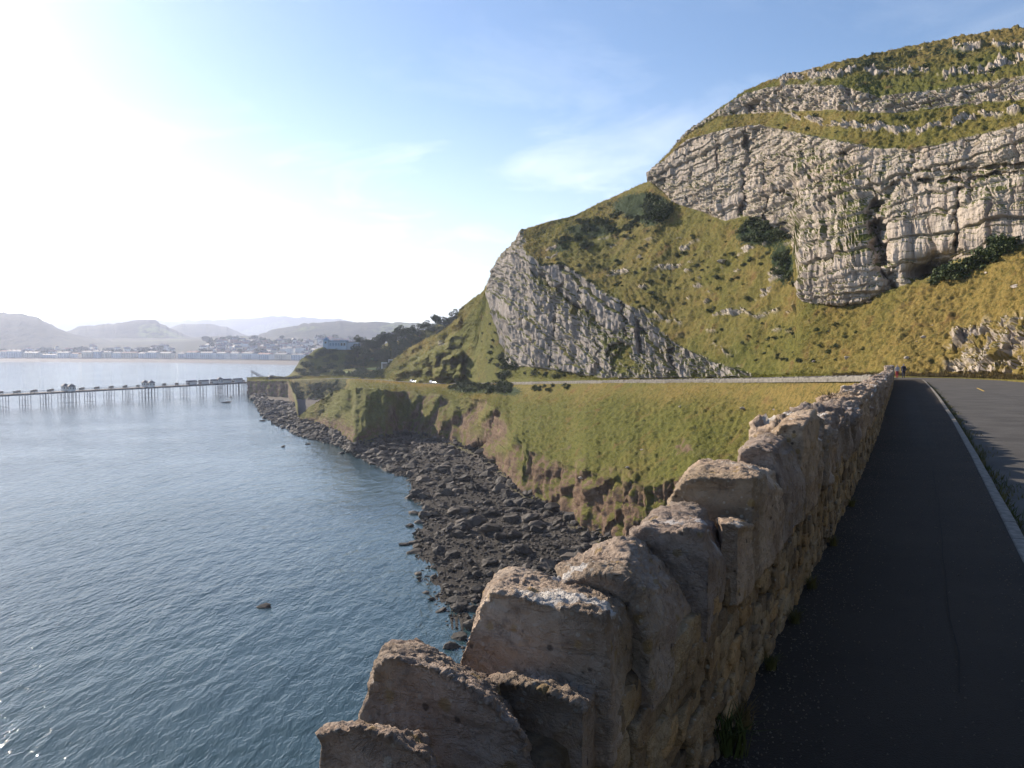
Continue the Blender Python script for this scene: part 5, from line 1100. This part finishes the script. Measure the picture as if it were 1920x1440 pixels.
while px < 575:
    wpx = rh.uniform(14, 34); hp = rh.uniform(11.5, 15.5)
    if 15 < px < 140: hp *= .85
    if 60 < px < 95: hp *= .75
    col = ['stucco_blue', 'stucco_white', 'stucco_blue', 'stucco_cream'][int(rh.integers(4))]
    nm = {'stucco_blue': 'pale blue', 'stucco_white': 'white', 'stucco_cream': 'cream'}[col]
    hotel(px, wpx, hp, col, k, f'{nm} hotel in the hazy seafront terrace across the bay'); px += wpx + (rh.uniform(4, 12) if rh.random() < .18 else .3); k += 1
hv_ = []
for k in range(5):
    root = empty('town_house'); wd, dp, h = rh.uniform(8, 15), rh.uniform(8, 10), rh.uniform(5, 8); mb = MB(); mb.box(-wd / 2, wd / 2, 0, dp, -3, h); mb.build('wall', M[['stucco_white', 'stucco_cream', 'stucco_blue', 'redtile', 'stucco_white'][k]], root)
    mb = MB(); mb.gable(-wd / 2 - .3, wd / 2 + .3, -.4, dp + .4, h + .01, h + 3.4); rf = mb.build('roof', M['slate'] if k != 2 else M['redtile'], root); mb = MB(); mb.box(-.5, .5, dp / 2 - .5, dp / 2 + .5, h + 2, h + 5); mb.build('chimney', M['redtile'], rf); hv_.append(root)
used = set()
def far_ground(px, v_):
    j = int(np.clip(np.searchsorted(fx, px), 0, len(fx) - 1)); i = int(np.argmin(np.abs(fvv - v_))); return FL[i, j]
ft = []
for k in range(2):
    root = empty('town_tree'); v, f = leaf_cloud(200, (6, 6, 4.5), 1.5, 300 + k, .5, 1, 7); v[:, 2] += 5; obj('crown', mesh_np('crown', v, f, False), M['leaf'], root); mb = MB(); mb.bar((0, 0, -2), (0, 0, 5), .4, 5); mb.build('trunk', M['bark'], root); ft.append(root)
for k in range(210):
    px = rh.uniform(370, 665) if k < 175 else rh.uniform(-60, 330); q = far_ground(px, rh.uniform(2.05, 2.9) if px > 330 else rh.uniform(2.05, 2.7)); o = plant(hv_, (q[0] + rh.uniform(-10, 10), q[1] + rh.uniform(-15, 15), q[2]), rh.uniform(.9, 1.6), 'small house in the hazy town behind the seafront', 'house', 'houses of the town behind the seafront', 'town_house'); o.rotation_euler.z = rh.normal(0, .5)
used = set()
for k in range(110):
    px = rh.uniform(-60, 665); q = far_ground(px, rh.uniform(2.05, 2.5 if px < 370 else 3.2)); plant(ft, (q[0] + rh.uniform(-10, 10), q[1] + rh.uniform(-20, 20), q[2] - 1), rh.uniform(1.0, 2.0), 'tree among the houses of the hazy town', 'tree', 'trees of the town behind the seafront', 'town_tree')

# ------------------------------------------------------------------ cars on the far road
def car(px, py, rz, label):
    j = int(np.searchsorted(cols, px)); q = at(px, float(Lr(px)[0]), float(Lr(px)[1]) + 4.2); z = float(EYE + Lr(px)[1] * kz(Lr(px)[0])) + .07
    o = tag(empty('parked_car', (q[0], q[1], z), rz), label, 'car', 'cars on the far road')
    pf = [(-2.0, .35), (2.05, .35), (2.1, .75), (1.0, .92), (.35, 1.42), (-1.2, 1.45), (-1.95, .95)]; n = len(pf)
    mb = MB(); mb.add([(x, -.82 + .12 * (z_ > 1), z_) for x, z_ in pf] + [(x, .82 - .12 * (z_ > 1), z_) for x, z_ in pf], [tuple(range(n)), tuple(range(2 * n - 1, n - 1, -1))] + [(i, n + i, n + (i + 1) % n, (i + 1) % n) for i in range(n)]); mb.build('body', M['carpaint'], o)
    mb = MB(); mb.add([(1.0, -.66, .95), (1.0, .66, .95), (.42, .62, 1.40), (.42, -.62, 1.40), (1.05, -.66, .97), (1.05, .66, .97), (.46, .62, 1.42), (.46, -.62, 1.42)], [(0, 1, 2, 3), (4, 7, 6, 5), (0, 3, 7, 4), (1, 5, 6, 2), (0, 4, 5, 1), (3, 2, 6, 7)]); mb.build('windscreen', M['glass'], o)
    for xx in (-1.25, 1.3):
        for yy in (-.76, .76): mb = MB(); mb.bar((xx, yy - .1, .3), (xx, yy + .1, .3), .31, 12); mb.build('wheel', M['rubber'], o)
    for yy in (-.55, .55): mb = MB(); mb.bar((2.04, yy, .64), (2.13, yy, .64), .14, 8); mb.build('headlight_glint', M['glint'], o)  # discs at the headlamps glow to imitate sun glint on the car
car(774, 716, R(-62), 'pale car with sun glints added as glowing discs, on the far road, left of the pair'); car(811, 717, R(-60), 'pale car with sun glints added as glowing discs, on the far road, right of the pair')

# ------------------------------------------------------------------ two walkers at the bend
def walker(px, py, Y, h, label, cols_, stride, rz):
    q = at(px, py, Y); z = float(zpath(Y)) ; root = tag(empty('person', (q[0], q[1], z), rz), label, 'person')
    J = {'pel': (0, 0, .53), 'ch': (0, .01, .72), 'nk': (0, .01, .83), 'hd': (0, .015, .90), 'tp': (0, .01, .97)}
    vs_ = []; ed = []; rad = []
    def add(p_, r_, par=None):
        vs_.append(tuple(c * h for c in p_)); rad.append(r_ * h)
        if par is not None: ed.append((par, len(vs_) - 1))
        return len(vs_) - 1
    pel = add((0, 0, .53), .085); wa = add((0, 0, .61), .078, pel); ch = add((0, .01, .74), .095, wa); nk = add((0, .01, .835), .036, ch); hd = add((0, .02, .90), .055, nk); add((0, .015, .955), .045, hd)
    for sgn in (-1, 1):
        hp = add((sgn * .05, 0, .49), .066, pel); kn = add((sgn * .052, sgn * stride * .5 + .01, .27), .042, hp); an = add((sgn * .052, sgn * stride - .02, .04), .026, kn); add((sgn * .055, sgn * stride + .05, .015), .022, an)
        sh_ = add((sgn * .105, 0, .79), .042, ch); el = add((sgn * .135, -sgn * stride * .3 - .01, .63), .031, sh_); wr = add((sgn * .13, -sgn * stride * .6 + .03, .49), .021, el); add((sgn * .128, -sgn * stride * .6 + .05, .44), .02, wr)
    me = bpy.data.meshes.new('body'); me.from_pydata(vs_, ed, []); o = bpy.data.objects.new('t', me); C.objects.link(o); md = o.modifiers.new('s', 'SKIN'); o.modifiers.new('d', 'SUBSURF').levels = 2
    for k, v in enumerate(me.skin_vertices[0].data): v.radius = (rad[k], rad[k]); v.use_root = (k == 0)
    out = bpy.data.meshes.new_from_object(o.evaluated_get(bpy.context.evaluated_depsgraph_get())); bpy.data.objects.remove(o)
    names = ['skin', 'top', 'bottom', 'shoe']; out.materials.clear()
    for nme, c_ in zip(names, cols_): out.materials.append(plain('clothing_' + nme, c_, .85, 0, .15, 30))
    for f in out.polygons:
        c_ = f.center / h; f.use_smooth = True
        f.material_index = 0 if (c_.z > .84 or (abs(c_.x) > .1 and c_.z < .475)) else 3 if c_.z < .05 else 2 if (c_.z < .50 or (c_.z < .53 and abs(c_.x) < .09)) else 1
    obj('body', out, None, root); v, f = bvar[0]; n_ = v / np.linalg.norm(v, axis=1)[:, None]
    hm = mesh_np('hair', n_ * np.array([.058, .062, .06]) * h * (1 + .06 * perlin(n_ * 3)[:, None]) + np.array([0, -.006, .918]) * h, f); obj('hair', hm, plain('hair_' + label[:9], (.30, .27, .24), .8), root); return root
walker(1682, 707, 93.5, 1.62, 'person in a pale top and red trousers walking away, on the left', [(.45, .30, .22), (.45, .42, .44), (.36, .03, .05), (.03, .03, .03)], .07, R(-20))
p2 = walker(1694, 707, 94.5, 1.74, 'person in a navy jacket with a dark backpack walking away, on the right', [(.45, .30, .22), (.035, .045, .13), (.03, .035, .06), (.03, .03, .03)], .06, R(-24))
mb = MB(); mb.box(-.16, .16, -.33, -.15, 1.0, 1.42); bp = mb.mesh('backpack'); bm = bmesh.new(); bm.from_mesh(bp); bmesh.ops.bevel(bm, geom=list(bm.edges), offset=.05, segments=2, affect='EDGES'); bm.to_mesh(bp); bm.free()
bo_ = obj('backpack', bp, plain('backpack_cloth', (.02, .022, .035), .9)); bo_.location = p2.location; bo_.rotation_euler = p2.rotation_euler; tag(bo_, 'dark backpack worn by the walker in the navy jacket', 'backpack')
# short yellow edge mark on the carriageway
q1 = stz(64, 3.4, -.105); me = ribbon('road_marking', stz(np.linspace(58, 66, 6), 4.1, -.104), stz(np.linspace(58, 66, 6), 4.22, -.104), M['yellow'], 2); tag(me, kind='structure', label='short faded yellow line on the road')

# ------------------------------------------------------------------ haze over the bay
mb = MB(); mb.box(-8200, 8200, -900, 9400, -9, 420); hz = mb.mesh('haze'); hm_ = bpy.data.materials.new('haze_air'); hm_.use_nodes = True; t = hm_.node_tree; t.nodes.clear()
ou = N(t, 'ShaderNodeOutputMaterial'); pvn = N(t, 'ShaderNodeVolumePrincipled'); pvn.inputs['Color'].default_value = (.68, .76, 1, 1); pvn.inputs['Density'].default_value = 1.1e-4; pvn.inputs['Anisotropy'].default_value = .45
t.links.new(pvn.outputs[0], ou.inputs['Volume']); hz.materials.append(hm_); tag(obj('haze', hz), 'pale sea haze over the bay', 'haze', kind='stuff')
